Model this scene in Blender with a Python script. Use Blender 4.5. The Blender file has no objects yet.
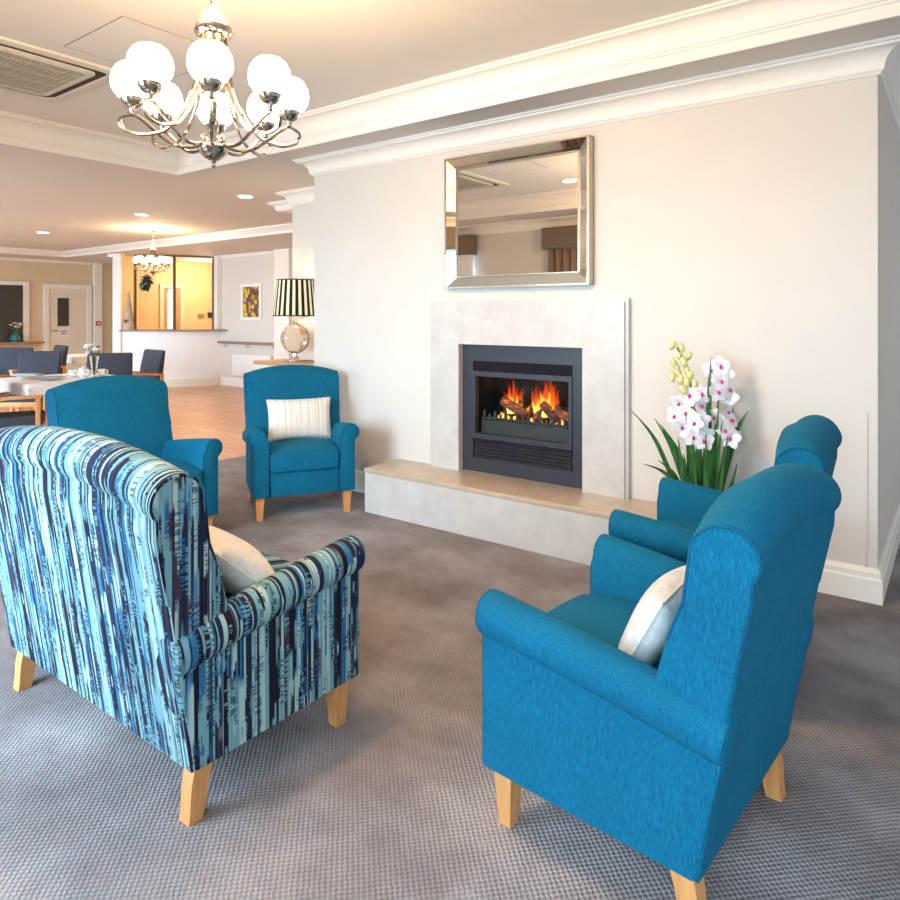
import bpy, bmesh, math, random
from mathutils import Vector, Matrix
random.seed(7)
PI = math.pi
COL = bpy.context.scene.collection

# ------------------------------------------------------------------ helpers
def inset(poly, d):
    n = len(poly); out = []
    area = sum(poly[i][0]*poly[(i+1) % n][1]-poly[(i+1) % n][0]*poly[i][1] for i in range(n))
    s = 1 if area > 0 else -1
    for i in range(n):
        a, b, c = poly[i-1], poly[i], poly[(i+1) % n]
        e1 = Vector((b[0]-a[0], b[1]-a[1])); e2 = Vector((c[0]-b[0], c[1]-b[1]))
        if e1.length < 1e-9: e1 = e2
        if e2.length < 1e-9: e2 = e1
        e1.normalize(); e2.normalize()
        n1 = Vector((-e1.y, e1.x))*s; n2 = Vector((-e2.y, e2.x))*s
        m = n1+n2
        if m.length < 1e-6: m = n1
        m.normalize()
        k = max(0.5, m.dot(n1))
        out.append((b[0]+m.x*d/k, b[1]+m.y*d/k))
    return out

class MB:
    def __init__(self): self.bm = bmesh.new()
    def v(self, p): return self.bm.verts.new(p)
    def face(self, vs):
        try: return self.bm.faces.new(vs)
        except ValueError: return None
    def poly(self, pts): self.face([self.v(p) for p in pts]); return self
    def rings(self, rings, closed=True, cap=True, loop=False):
        R = [[self.v(p) for p in r] for r in rings]
        n = len(R[0]); m = len(R)
        for i in range(m if loop else m-1):
            A, B = R[i], R[(i+1) % m]
            for j in range(n if closed else n-1):
                self.face([A[j], A[(j+1) % n], B[(j+1) % n], B[j]])
        if cap and not loop and closed:
            self.face(R[0]); self.face(R[-1])
        return self
    def box(self, x0, x1, y0, y1, z0, z1):
        return self.rings([[(x0, y0, z), (x1, y0, z), (x1, y1, z), (x0, y1, z)] for z in (z0, z1)])
    def rbox(self, x0, x1, y0, y1, z0, z1, r=.01, n=3, rz=0.0):
        """box with rounded edges all round"""
        def rr(ins):
            a0, a1, b0, b1 = x0+ins, x1-ins, y0+ins, y1-ins
            q = max(r-ins, r*.15); pts = []
            for cx, cy, s in ((a1-q, b1-q, 0), (a0+q, b1-q, 90), (a0+q, b0+q, 180), (a1-q, b0+q, 270)):
                for k in range(n+1):
                    a = math.radians(s+90*k/n); pts.append((cx+q*math.cos(a), cy+q*math.sin(a)))
            return pts
        rings = []
        for k in range(n+1):
            a = k/n*PI/2; rings.append([(p[0], p[1], z0+r*(1-math.cos(a))) for p in rr(r*(1-math.sin(a)))])
        for k in range(n+1):
            a = PI/2-k/n*PI/2; rings.append([(p[0], p[1], z1-r*(1-math.cos(a))) for p in rr(r*(1-math.sin(a)))])
        return self.rings(rings)
    def rext(self, poly, t0, t1, r, mapf, n=4, mid=1):
        seq = []
        for k in range(n+1):
            a = k/n*PI/2; seq.append((t0+r*(1-math.cos(a)), r*(1-math.sin(a))))
        for k in range(1, mid): seq.append((t0+r+(t1-t0-2*r)*k/mid, 0))
        for k in range(n+1):
            a = PI/2-k/n*PI/2; seq.append((t1-r*(1-math.cos(a)), r*(1-math.sin(a))))
        return self.rings([[mapf(u, w, t) for u, w in (inset(poly, d) if d > 1e-9 else poly)] for t, d in seq])
    def tube(self, pts, r, n=8, closed=False, cap=True, flat=1.0):
        pts = [Vector(p) for p in pts]; m = len(pts); R = []
        rs = r if isinstance(r, (list, tuple)) else [r]*m
        up = None
        for i, p in enumerate(pts):
            if closed: t = pts[(i+1) % m]-pts[i-1]
            else: t = pts[min(i+1, m-1)]-pts[max(i-1, 0)]
            t.normalize()
            if up is None:
                up = Vector((0, 0, 1)) if abs(t.z) < .9 else Vector((1, 0, 0))
            a = (up-t*up.dot(t))
            if a.length < 1e-6: a = t.orthogonal()
            a.normalize(); b = t.cross(a); up = a
            R.append([tuple(p+(a*math.cos(2*PI*k/n)*flat+b*math.sin(2*PI*k/n))*rs[i]) for k in range(n)])
        return self.rings(R, cap=cap, loop=closed)
    def cyl(self, p0, p1, r0, r1=None, n=16):
        return self.tube([p0, p1], [r0, r0 if r1 is None else r1], n)
    def lathe(self, prof, c=(0, 0, 0), n=24, axis='z'):
        R = []
        for rad, h in prof:
            ring = []
            for k in range(n):
                a = 2*PI*k/n; x, y = max(rad, 1e-4)*math.cos(a), max(rad, 1e-4)*math.sin(a)
                ring.append((c[0]+x, c[1]+y, c[2]+h) if axis == 'z' else ((c[0]+x, c[1]+h, c[2]+y) if axis == 'y' else (c[0]+h, c[1]+x, c[2]+y)))
            R.append(ring)
        return self.rings(R)
    def ball(self, c, r, n=12, sx=1, sy=1, sz=1):
        pr = [(r*math.sin(PI*k/n), -r*math.cos(PI*k/n)) for k in range(n+1)]
        R = []
        for rad, h in pr:
            R.append([(c[0]+max(rad, 1e-4)*math.cos(2*PI*k/n)*sx, c[1]+max(rad, 1e-4)*math.sin(2*PI*k/n)*sy, c[2]+h*sz) for k in range(n)])
        return self.rings(R)
    def sweep(self, path, prof, closed=False):
        """profile (offset to the LEFT of travel, z) along a plan path with mitres"""
        P = [Vector(p) for p in path]; m = len(P); R = []
        for i in range(m):
            d1 = (P[i]-P[i-1]) if (closed or i > 0) else None
            d2 = (P[(i+1) % m]-P[i]) if (closed or i < m-1) else None
            d1 = d1 or d2; d2 = d2 or d1
            n1 = Vector((-d1.y, d1.x)).normalized(); n2 = Vector((-d2.y, d2.x)).normalized()
            mm = (n1+n2).normalized(); k = 1/max(.3, mm.dot(n1))
            R.append([(P[i].x+mm.x*o*k, P[i].y+mm.y*o*k, z) for o, z in prof])
        return self.rings(R, loop=closed)
    def xform(self, M):
        bmesh.ops.transform(self.bm, matrix=M, verts=self.bm.verts); return self
    def build(self, name, mat, parent=None, sharp=35, loc=None, rot=None):
        bmesh.ops.recalc_face_normals(self.bm, faces=self.bm.faces)
        me = bpy.data.meshes.new(name); self.bm.to_mesh(me); self.bm.free()
        me.polygons.foreach_set('use_smooth', [True]*len(me.polygons))
        me.set_sharp_from_angle(angle=math.radians(sharp))
        me.materials.append(mat); me.update()
        o = bpy.data.objects.new(name, me); COL.objects.link(o)
        if parent: o.parent = parent
        if loc: o.location = loc
        if rot: o.rotation_euler = rot
        return o

def tag(o, label, cat, group=None):
    o['label'] = label; o['category'] = cat
    if group: o['group'] = group
    return o
def thing(name, label, cat, loc=(0, 0, 0), rz=0, group=None):
    o = bpy.data.objects.new(name, None); COL.objects.link(o)
    o.empty_display_size = .05
    o.location = loc; o.rotation_euler = (0, 0, rz)
    return tag(o, label, cat, group)
def struct(o):
    o['kind'] = 'structure'; return o
def copy_tree(o, parent=None):
    c = o.copy(); COL.objects.link(c)
    if parent: c.parent = parent
    for ch in list(o.children): copy_tree(ch, c)
    return c
def smooth_path(pts, k=6, closed=False):
    P = [Vector(p) for p in pts]; m = len(P); out = []
    for i in range(m if closed else m-1):
        g = (lambda j: P[j % m]) if closed else (lambda j: P[max(0, min(m-1, j))])
        a, b, c, d = g(i-1), g(i), g(i+1), g(i+2)
        for q in range(k):
            t = q/k
            out.append(.5*((2*b)+(c-a)*t+(2*a-5*b+4*c-d)*t*t+(3*b-a-3*c+d)*t**3))
    if not closed: out.append(P[-1])
    return out

# ------------------------------------------------------------------ materials
class NT:
    def __init__(self, name):
        m = bpy.data.materials.new(name); m.use_nodes = True
        self.m = m; self.t = m.node_tree; self.b = self.t.nodes['Principled BSDF']; self.out = self.t.nodes['Material Output']
    def n(self, typ, ins=None, **kw):
        nd = self.t.nodes.new(typ)
        for k, v in kw.items(): setattr(nd, k, v)
        for k, v in (ins or {}).items(): self.put(nd.inputs[k], v)
        return nd
    def put(self, sock, v):
        if isinstance(v, bpy.types.NodeSocket): self.t.links.new(v, sock)
        else: sock.default_value = v
    def coord(self, scale=(1, 1, 1), out='Object', rot=(0, 0, 0)):
        tc = self.n('ShaderNodeTexCoord')
        mp = self.n('ShaderNodeMapping', {'Vector': tc.outputs[out], 'Scale': scale, 'Rotation': rot})
        return mp.outputs[0]
    def noise(self, vec, scale=5, detail=3, rough=.55):
        return self.n('ShaderNodeTexNoise', {'Vector': vec, 'Scale': scale, 'Detail': detail, 'Roughness': rough}).outputs['Fac']
    def ramp(self, fac, stops, interp='LINEAR'):
        r = self.n('ShaderNodeValToRGB', {'Fac': fac}); r.color_ramp.interpolation = interp
        el = r.color_ramp.elements
        while len(el) < len(stops): el.new(.5)
        for e, (p, c) in zip(el, stops):
            e.position = p; e.color = (*c, 1) if len(c) == 3 else c
        return r.outputs[0]
    def mix(self, fac, a, b, blend='MIX'):
        nd = self.n('ShaderNodeMix', data_type='RGBA', blend_type=blend)
        self.put(nd.inputs[0], fac); 
        self.put(nd.inputs[6], a if isinstance(a, bpy.types.NodeSocket) else (*a, 1))
        self.put(nd.inputs[7], b if isinstance(b, bpy.types.NodeSocket) else (*b, 1))
        return nd.outputs[2]
    def math(self, op, a, b=0.0, c=None, clamp=False):
        nd = self.n('ShaderNodeMath', operation=op, use_clamp=clamp)
        self.put(nd.inputs[0], a); self.put(nd.inputs[1], b)
        if c is not None: self.put(nd.inputs[2], c)
        return nd.outputs[0]
    def bump(self, h, strength=.3, dist=.01):
        nd = self.n('ShaderNodeBump', {'Height': h, 'Strength': strength, 'Distance': dist})
        self.t.links.new(nd.outputs[0], self.b.inputs['Normal'])
    def set(self, **kw):
        for k, v in kw.items(): self.put(self.b.inputs[k.replace('_', ' ')], v)
        return self
def lin(r, g, b):
    f = lambda c: (c/255/12.92) if c/255 <= .04045 else ((c/255+.055)/1.055)**2.4
    return (f(r), f(g), f(b))
def rgba(c): return (*c, 1)

def plain(name, c, rough=.5, metal=0, var=.08, scale=20, bump=0, coat=0, spec=.5):
    N = NT(name); v = N.coord()
    f = N.noise(v, scale)
    N.set(Base_Color=N.ramp(f, [(.3, tuple(x*(1-var) for x in c)), (.7, tuple(min(1, x*(1+var)) for x in c))]),
          Roughness=rough, Metallic=metal)
    N.b.inputs['Coat Weight'].default_value = coat
    N.b.inputs['Specular IOR Level'].default_value = spec
    if bump: N.bump(f, bump, .005)
    return N.m
def emit(name, c, s):
    N = NT(name); N.set(Base_Color=rgba(c), Emission_Color=rgba(c), Emission_Strength=s, Roughness=.4); return N.m

M = {}
M['wall'] = plain('wall_paint', lin(222, 217, 209), .75, var=.015, scale=3)
M['wall_warm'] = plain('warm_wall_paint', lin(226, 206, 176), .75, var=.02, scale=3)
M['ceiling'] = plain('ceiling_paint', lin(222, 213, 203), .8, var=.01, scale=3)
M['tray'] = plain('tray_ceiling_paint', lin(236, 229, 218), .8, var=.01, scale=3)
M['trim'] = plain('white_trim_paint', lin(246, 243, 236), .45, var=.01, scale=5)
M['cream'] = plain('cream_joinery', lin(236, 226, 208), .5, var=.02, scale=5)
M['white'] = plain('white_enamel', lin(245, 245, 245), .35, var=.01)
M['chrome'] = plain('polished_chrome', (.78, .76, .74), .08, 1, var=.02)
M['warm_chrome'] = plain('warm_chrome', (.50, .44, .37), .12, 1, var=.05)
M['nickel'] = plain('brushed_nickel', (.62, .58, .52), .28, 1, var=.05)
M['silver_edge'] = plain('champagne_silver', (.62, .54, .42), .3, 1, var=.12, scale=60)
M['mirror'] = plain('mirror_glass', (.93, .93, .90), .01, 1, var=.0)
M['bevel'] = plain('bevelled_mirror_glass', (.80, .82, .80), .02, 1, var=.02, scale=8)
M['charcoal'] = plain('charcoal_steel', lin(56, 58, 68), .42, .2, var=.05)
M['dark_steel'] = plain('dark_louver_steel', lin(44, 44, 52), .45, .3, var=.05)
M['black'] = plain('soot_black', (.006, .006, .006), .8, var=.3)
M['grate'] = plain('cast_iron', (.035, .04, .045), .5, .4, var=.3)
M['ash_panel'] = plain('olive_black_panel', lin(44, 50, 46), .6, var=.1)
M['dark_glass'] = plain('dark_pane', lin(70, 64, 60), .25, var=.1)
M['grille_gap'] = plain('shadow_gap', lin(70, 62, 50), .8)
M['ac'] = plain('air_conditioner_plastic', lin(226, 219, 205), .5, var=.02)
M['pelmet'] = plain('taupe_pelmet_fabric', lin(126, 112, 98), .9, var=.08)
M['curtain'] = plain('taupe_curtain_fabric', lin(140, 118, 104), .9, var=.08)
M['sheer'] = plain('sheer_curtain', lin(250, 250, 252), .9, var=.02)
M['rope'] = plain('black_cord', (.01, .01, .01), .5)
M['terracotta'] = plain('grey_ceramic_pot', lin(205, 200, 192), .5, var=.05)
M['teal_glass'] = plain('teal_glass', lin(20, 110, 110), .1, var=.1, coat=.5)
M['ceramic'] = plain('white_china', lin(245, 244, 240), .15, var=.01, coat=.4)
M['napkin'] = plain('grey_napkin_linen', lin(176, 170, 170), .9, var=.08)
M['linen'] = plain('white_table_linen', lin(242, 240, 240), .85, var=.03, bump=.1)
M['paper'] = plain('paper_sheet', lin(242, 232, 236), .8, var=.01)
M['ink'] = plain('print_ink', lin(120, 110, 130), .8)
M['red'] = plain('red_plastic', lin(200, 60, 60), .4)
M['bauble'] = plain('teal_bauble', lin(20, 140, 170), .15, .3)
M['wreath'] = plain('fir_needles', lin(34, 56, 36), .8, var=.5, scale=60, bump=.5)
M['bark'] = plain('charred_bark', (.07, .042, .028), .85, var=.55, scale=45, bump=.6)
def ember():
    N = NT('glowing_log'); v = N.coord((6, 25, 25))
    f = N.noise(v, 1.6, 4)
    N.set(Base_Color=N.ramp(f, [(.3, lin(52, 32, 24)), (.7, lin(128, 80, 56))]), Roughness=.85)
    N.set(Emission_Color=N.ramp(f, [(.58, (0, 0, 0)), (.68, (1, .16, .02))]), Emission_Strength=.8)
    N.bump(f, .5, .01); return N.m
M['log'] = ember()
M['coal'] = emit('glowing_coals', (1, .33, .04), 2.5)
def wood(name, c1, c2, sc=(1.2, 18, 18), rough=.45, rot=(0, 0, 0)):
    N = NT(name); v = N.coord(sc, rot=rot)
    f = N.noise(v, 3, 5, .6)
    N.set(Base_Color=N.ramp(f, [(.3, c1), (.7, c2)]), Roughness=rough); N.bump(f, .08, .003); return N.m
M['oak'] = wood('oak_leg', lin(202, 136, 76), lin(224, 164, 104), (18, 18, 1.5))
M['oak_top'] = wood('oak_board', lin(176, 128, 92), lin(214, 170, 130))
M['walnut'] = wood('timber_ledge', lin(140, 104, 80), lin(176, 138, 108))
M['warmwood'] = wood('golden_veneer', lin(232, 200, 156), lin(240, 214, 174), (6, 6, .6), .5)

def fabric(name, c1, c2, c3, rough=.85, sheen=.25, axis=(340, 340, 55)):
    N = NT(name); v = N.coord(axis)
    f = N.noise(v, 1.0, 3, .65)
    g = N.noise(N.coord((2.5, 2.5, 2.5)), 2, 3)
    col = N.ramp(f, [(.28, c1), (.5, c2), (.74, c3)])
    col = N.mix(N.ramp(g, [(.3, (0, 0, 0)), (.75, (.35, .35, .35))]), col, c1)
    w = N.noise(N.coord((500, 500, 500)), 1, 2)
    h = N.math('ADD', f, w)
    N.set(Base_Color=col, Roughness=rough); N.bump(h, .35, .002)
    N.b.inputs['Sheen Weight'].default_value = sheen; N.b.inputs['Sheen Roughness'].default_value = .45
    N.b.inputs['Sheen Tint'].default_value = (*c3, 1)
    N.b.inputs['Specular IOR Level'].default_value = .2
    return N.m
M['teal'] = fabric('teal_weave', lin(0, 74, 104), lin(2, 100, 134), lin(14, 124, 157))
M['teal_pipe'] = fabric('teal_piping', lin(0, 60, 90), lin(2, 86, 118), lin(8, 110, 140))
M['greyblue'] = fabric('slate_weave', lin(46, 50, 58), lin(68, 71, 80), lin(94, 97, 106), axis=(200, 200, 90))
M['satin'] = fabric('silver_satin', lin(206, 202, 196), lin(224, 220, 214), lin(238, 234, 228), .38, .1, (40, 40, 40))
def stripe_cushion():
    N = NT('ribbed_ivory_cushion'); v = N.coord((95, 1.0, 1.0))
    f = N.noise(v, 1, 2); N.set(Base_Color=N.ramp(f, [(.35, lin(196, 190, 180)), (.5, lin(226, 222, 214)), (.65, lin(242, 239, 232))]), Roughness=.7)
    N.bump(f, .2, .003); return N.m
M['rib'] = stripe_cushion()

def striped(name, mode):
    """woven stripe fabric: stripes across the width of the back, across the depth of the arms"""
    N = NT(name)
    tc = N.n('ShaderNodeTexCoord'); sp = N.n('ShaderNodeSeparateXYZ', {'Vector': tc.outputs['Object']})
    sn = N.n('ShaderNodeSeparateXYZ', {'Vector': tc.outputs['Normal']})
    if mode == 'back':
        k = N.math('GREATER_THAN', N.math('ABSOLUTE', sn.outputs[0]), .75); a, b = sp.outputs[0], sp.outputs[1]
    else:
        k = N.math('GREATER_THAN', N.math('ABSOLUTE', sn.outputs[1]), .75); a, b = sp.outputs[1], sp.outputs[0]
    s = N.math('ADD', N.math('MULTIPLY', a, N.math('SUBTRACT', 1.0, k)), N.math('MULTIPLY', N.math('ADD', b, 3.3), k))
    z = sp.outputs[2]
    def nz(sx, sz, off, detail=2, rough=.5, q=58):
        sq_ = N.math('DIVIDE', N.math('FLOOR', N.math('MULTIPLY', s, q)), q)
        cv = N.n('ShaderNodeCombineXYZ', {0: N.math('MULTIPLY', sq_, sx), 1: N.math('MULTIPLY', z, sz), 2: off})
        return N.noise(cv.outputs[0], 1, detail, rough)
    def cells(freq, off):
        vo = N.n('ShaderNodeTexVoronoi', {'W': N.math('MULTIPLY_ADD', s, freq, off), 'Scale': 1.0}, voronoi_dimensions='1D')
        return N.n('ShaderNodeSeparateColor', {'Color': vo.outputs['Color']}).outputs[0]
    aqua, pale, navy, black, blue, plum = lin(112, 156, 164), lin(162, 188, 184), lin(30, 38, 62), lin(24, 22, 36), lin(46, 104, 144), lin(66, 54, 72)
    pal = [(.0, black), (.15, aqua), (.31, navy), (.45, pale), (.55, plum), (.64, aqua), (.76, blue), (.83, pale), (.90, navy)]
    c1 = N.ramp(cells(58, .3), pal, 'CONSTANT'); c2 = N.ramp(cells(150, 7.7), pal, 'CONSTANT'); c3 = N.ramp(cells(95, 3.1), [(p, q) for p, q in zip((0, .2, .35, .55, .7, .85), (aqua, navy, pale, black, blue, aqua))], 'CONSTANT')
    m1 = nz(26, 2.6, 3.9, 2, .5, 75); m2 = nz(50, 6, 8.2, 2, .5, 160); hatch = nz(24, 150, 9.3, 1, .5, 220); hp = nz(34, 8, 12.2, 2, .5, 90)
    c = N.mix(N.ramp(m1, [(.49, (0, 0, 0)), (.53, (1, 1, 1))]), c1, c2)
    c = N.mix(N.ramp(m2, [(.58, (0, 0, 0)), (.61, (1, 1, 1))]), c, c3)
    hm = N.math('MULTIPLY', N.math('GREATER_THAN', hatch, .50), N.math('GREATER_THAN', hp, .53))
    c = N.mix(N.math('MULTIPLY', hm, .7), c, N.ramp(cells(70, 5.5), [(0, navy), (.4, aqua), (.65, blue), (.85, black)], 'CONSTANT'))
    N.set(Base_Color=c, Roughness=.85); N.b.inputs['Specular IOR Level'].default_value = .2
    N.bump(N.noise(N.coord((400, 400, 400)), 1, 2), .2, .002)
    return N.m
M['stripe_back'] = striped('striped_weave_back', 'back')
M['stripe_arm'] = striped('striped_weave_arm', 'arm')

def carpet():
    N = NT('loop_carpet'); tc = N.n('ShaderNodeTexCoord'); sp = N.n('ShaderNodeSeparateXYZ', {'Vector': tc.outputs['Object']})
    w = N.noise(N.coord((18, 18, 18)), 2, 2)
    f = 2*PI/.019
    a = N.math('SINE', N.math('MULTIPLY_ADD', sp.outputs[0], f, N.math('MULTIPLY', w, 1.8)))
    b = N.math('SINE', N.math('MULTIPLY_ADD', sp.outputs[1], f, N.math('MULTIPLY', w, 1.8)))
    d = N.math('MULTIPLY', a, b)
    g = N.noise(N.coord((1.1, 1.3, 1)), 1.6, 4, .6); h = N.noise(N.coord((300, 300, 300)), 1, 2)
    base = N.ramp(g, [(.34, lin(124, 117, 117)), (.5, lin(150, 143, 143)), (.66, lin(176, 170, 171))])
    col = N.mix(N.ramp(d, [(.1, (0, 0, 0)), (.9, (.36, .36, .36))]), base, lin(92, 86, 88))
    col = N.mix(N.ramp(h, [(.35, (.3, .3, .3)), (.6, (0, 0, 0))]), col, lin(100, 94, 96))
    N.set(Base_Color=col, Roughness=.95); N.b.inputs['Specular IOR Level'].default_value = .1
    N.bump(N.math('SUBTRACT', h, N.math('MULTIPLY', d, .8)), .5, .006)
    return N.m
M['carpet'] = carpet()
def planks():
    N = NT('oak_planks'); v = N.coord()
    br = N.n('ShaderNodeTexBrick', {'Vector': v, 'Color1': rgba(lin(206, 150, 112)), 'Color2': rgba(lin(226, 176, 138)), 'Mortar': rgba(lin(170, 120, 88)),
             'Scale': 1.0, 'Mortar Size': .004, 'Brick Width': 1.4, 'Row Height': .14}, offset=.37)
    f = N.noise(N.coord((1.5, 22, 1)), 2, 4)
    c = N.mix(.3, br.outputs[0], N.ramp(f, [(.3, lin(180, 126, 92)), (.7, lin(236, 192, 156))]))
    N.set(Base_Color=c, Roughness=.35); N.bump(f, .04, .003); return N.m
M['planks'] = planks()
def stone(name, c1, c2, rough):
    N = NT(name); v = N.coord()
    f = N.noise(v, 7, 5, .65); s = N.n('ShaderNodeTexVoronoi', {'Vector': v, 'Scale': 55}).outputs['Distance']
    c = N.ramp(f, [(.32, c1), (.68, c2)])
    c = N.mix(N.ramp(s, [(.03, (.75, .75, .75)), (.11, (0, 0, 0))]), c, lin(240, 238, 234))
    s2 = N.n('ShaderNodeTexVoronoi', {'Vector': N.coord((1, 1, 1), rot=(.4, .3, .2)), 'Scale': 34}).outputs['Distance']
    c = N.mix(N.ramp(s2, [(.03, (.5, .5, .5)), (.09, (0, 0, 0))]), c, lin(150, 140, 130))
    N.set(Base_Color=c, Roughness=rough); return N.m
M['stone'] = stone('limestone_slab', lin(198, 194, 188), lin(212, 209, 204), .35)
M['hearth'] = stone('polished_limestone_reflection', lin(190, 168, 144), lin(204, 183, 159), .2)  # polished top; browner tone is the warm wall's reflection put into the colour

def shade_mat():
    N = NT('black_and_cream_pleats'); tc = N.n('ShaderNodeTexCoord'); sp = N.n('ShaderNodeSeparateXYZ', {'Vector': tc.outputs['Object']})
    a = N.math('ARCTAN2', sp.outputs[1], sp.outputs[0]); s = N.math('SINE', N.math('MULTIPLY', a, 22))
    k = N.math('GREATER_THAN', s, .05)
    N.set(Base_Color=N.mix(k, (.006, .005, .005), lin(236, 226, 190)), Roughness=.8)
    N.set(Emission_Color=N.mix(k, (0, 0, 0), (1, .85, .55)), Emission_Strength=.35); return N.m
M['pleat'] = shade_mat()
def glassy(name, c, rough=.03, alpha=.5):
    N = NT(name); N.set(Base_Color=rgba(c), Roughness=rough, IOR=1.45)
    f = N.noise(N.coord(), 6); N.put(N.b.inputs['Transmission Weight'], N.ramp(f, [(.2, (alpha,)*3), (.8, (min(1, alpha+.1),)*3)]))
    return N.m
M['globe_glass'] = glassy('blush_glass', (1, .86, .74), .05, .75)
M['clear_glass'] = glassy('clear_glass', (.95, .98, .98), .02, .9)
def pane_mat():
    N = NT('window_pane'); tr = N.n('ShaderNodeBsdfTransparent'); gl = N.n('ShaderNodeBsdfGlossy', {'Roughness': .02})
    f = N.noise(N.coord(), 3); mx = N.n('ShaderNodeMixShader', {0: N.math('MULTIPLY_ADD', f, .04, .05), 1: tr.outputs[0], 2: gl.outputs[0]})
    N.t.links.new(mx.outputs[0], N.out.inputs[0]); return N.m
M['pane'] = pane_mat(); M['fire_glass'] = pane_mat()
for nm, v in (('pane', .03), ('fire_glass', .005)):
    for nd in M[nm].node_tree.nodes:
        if nd.type == 'MATH': nd.inputs[1].default_value = .02; nd.inputs[2].default_value = v
M['bulb_glass'] = emit('opal_glass_lit', (1, .86, .62), 9)
M['bulb_glass2'] = emit('opal_glass_lit_dining', (1, .82, .56), 7)
M['down'] = emit('downlight_lens', (1, .86, .66), 9)
def flame(name, lo, hi, s, dens):
    N = NT(name); tc = N.n('ShaderNodeTexCoord'); sp = N.n('ShaderNodeSeparateXYZ', {'Vector': tc.outputs['Generated']})
    n1 = N.noise(N.coord((22, 22, 9)), 1, 4, .6)
    h = N.math('ADD', sp.outputs[2], N.math('MULTIPLY_ADD', n1, .6, -.3))
    em = N.n('ShaderNodeEmission', {'Color': N.ramp(h, [(.0, hi), (.35, tuple((a+b)/2 for a, b in zip(lo, hi))), (.8, lo)]), 'Strength': s})
    tr = N.n('ShaderNodeBsdfTransparent')
    al = N.math('MULTIPLY', N.ramp(h, [(.25, (1, 1, 1)), (.95, (0, 0, 0))]), N.ramp(n1, [(.32, (.15,)*3), (.55, (1,)*3)]))
    mx = N.n('ShaderNodeMixShader', {0: N.math('MULTIPLY', al, dens), 1: tr.outputs[0], 2: em.outputs[0]})
    N.t.links.new(mx.outputs[0], N.out.inputs[0]); return N.m
M['flame_red'] = flame('outer_flame', (.75, .03, .005), (1, .22, .015), 1.5, .65)
M['flame_yel'] = flame('inner_flame', (1, .28, .02), (1, .74, .14), 3.2, .9)
def leafmat():
    N = NT('strap_leaf'); f = N.noise(N.coord((30, 30, 3)), 1, 3)
    N.set(Base_Color=N.ramp(f, [(.3, lin(26, 70, 34)), (.7, lin(80, 132, 66))]), Roughness=.35); return N.m
M['leaf'] = leafmat()
M['petal'] = plain('white_petal', lin(250, 246, 248), .6, var=.03, scale=40)
M['lip'] = plain('magenta_lip', lin(206, 60, 140), .5, var=.25, scale=60)
M['bud'] = plain('lime_bud', lin(222, 218, 150), .5, var=.15, scale=40)
M['stem'] = plain('green_stem', lin(92, 120, 56), .5)
M['twig'] = plain('frosted_twig', lin(206, 186, 168), .7, var=.3, scale=60, bump=.5)
def painting():
    N = NT('sunflower_painting'); v = N.coord()
    d = N.n('ShaderNodeTexVoronoi', {'Vector': v, 'Scale': 9.0}).outputs['Distance']; f = N.noise(v, 9, 3)
    c = N.ramp(f, [(.35, lin(60, 40, 44)), (.5, lin(120, 70, 60)), (.65, lin(110, 104, 126))])
    N.set(Base_Color=N.mix(N.ramp(d, [(.42, (1, 1, 1)), (.52, (0, 0, 0))]), c, N.ramp(f, [(.4, lin(176, 140, 20)), (.6, lin(232, 206, 60))])), Roughness=.6)
    return N.m
M['painting'] = painting()

# ------------------------------------------------------------------ setting
ZC, ZT, ZS = 2.70, 2.87, 2.585        # ceiling, tray ceiling, dining soffit
struct(MB().box(-5.7, 2.4, -.6, 8.4, -.1, 0).build('floor', M['carpet']))
struct(MB().box(-16.6, -5.7, -.6, 10.8, -.1, 0).build('floor', M['planks']))

# north side: chimney breast (with the fire opening) and the nib beside it
FX0, FX1, FZ0, FZ1 = -2.806, -1.862, .312, 1.197
WX0, WX1, WY = -4.345, -.320, 3.89
b = MB()
b.box(WX0, FX0, WY, 5.0, 0, ZC); b.box(FX1, WX1, WY, 5.0, 0, ZC)
b.box(FX0, FX1, WY, 5.0, FZ1, ZC); b.box(FX0, FX1, WY, 5.0, 0, FZ0); b.box(FX0, FX1, WY+.5, 5.0, FZ0, FZ1)
b.box(WX0, WX1, 5.0, 8.4, 0, ZC)
struct(b.build('wall_north', M['wall']))
struct(MB().box(-5.68, WX0, 4.78, 8.4, 0, ZC).build('wall_alcove', M['wall']))
struct(MB().box(WX1, 2.4, 6.6, 6.8, 0, ZC).build('wall_recess', M['wall']))
b = MB(); b.box(2.2, 2.4, -.6, 4.3, 0, ZC); b.box(2.2, 2.4, 6.2, 6.8, 0, ZC); b.box(2.2, 2.4, 4.3, 6.2, 0, .4); b.box(2.2, 2.4, 4.3, 6.2, 2.3, ZC)
struct(b.build('wall_east', M['wall']))
b = MB()  # unseen east window, added to lighten the return wall
for yy in (4.325, 5.25, 6.175): b.box(2.26, 2.31, yy-.025, yy+.025, .45, 2.25)
for zz in (.425, 2.275): b.box(2.26, 2.31, 4.3, 6.2, zz-.025, zz+.025)
w8 = struct(b.build('window_8', M['white']))
struct(MB().box(2.28, 2.286, 4.3, 6.2, .4, 2.3).build('pane', M['pane'], w8))
struct(MB().box(-15.9, -15.7, -.6, 8.4, 0, ZC).build('wall_west', M['wall_warm']))
struct(MB().box(-11.83, -5.68, 8.15, 8.4, 0, ZC).build('wall_dining', M['wall']))
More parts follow.
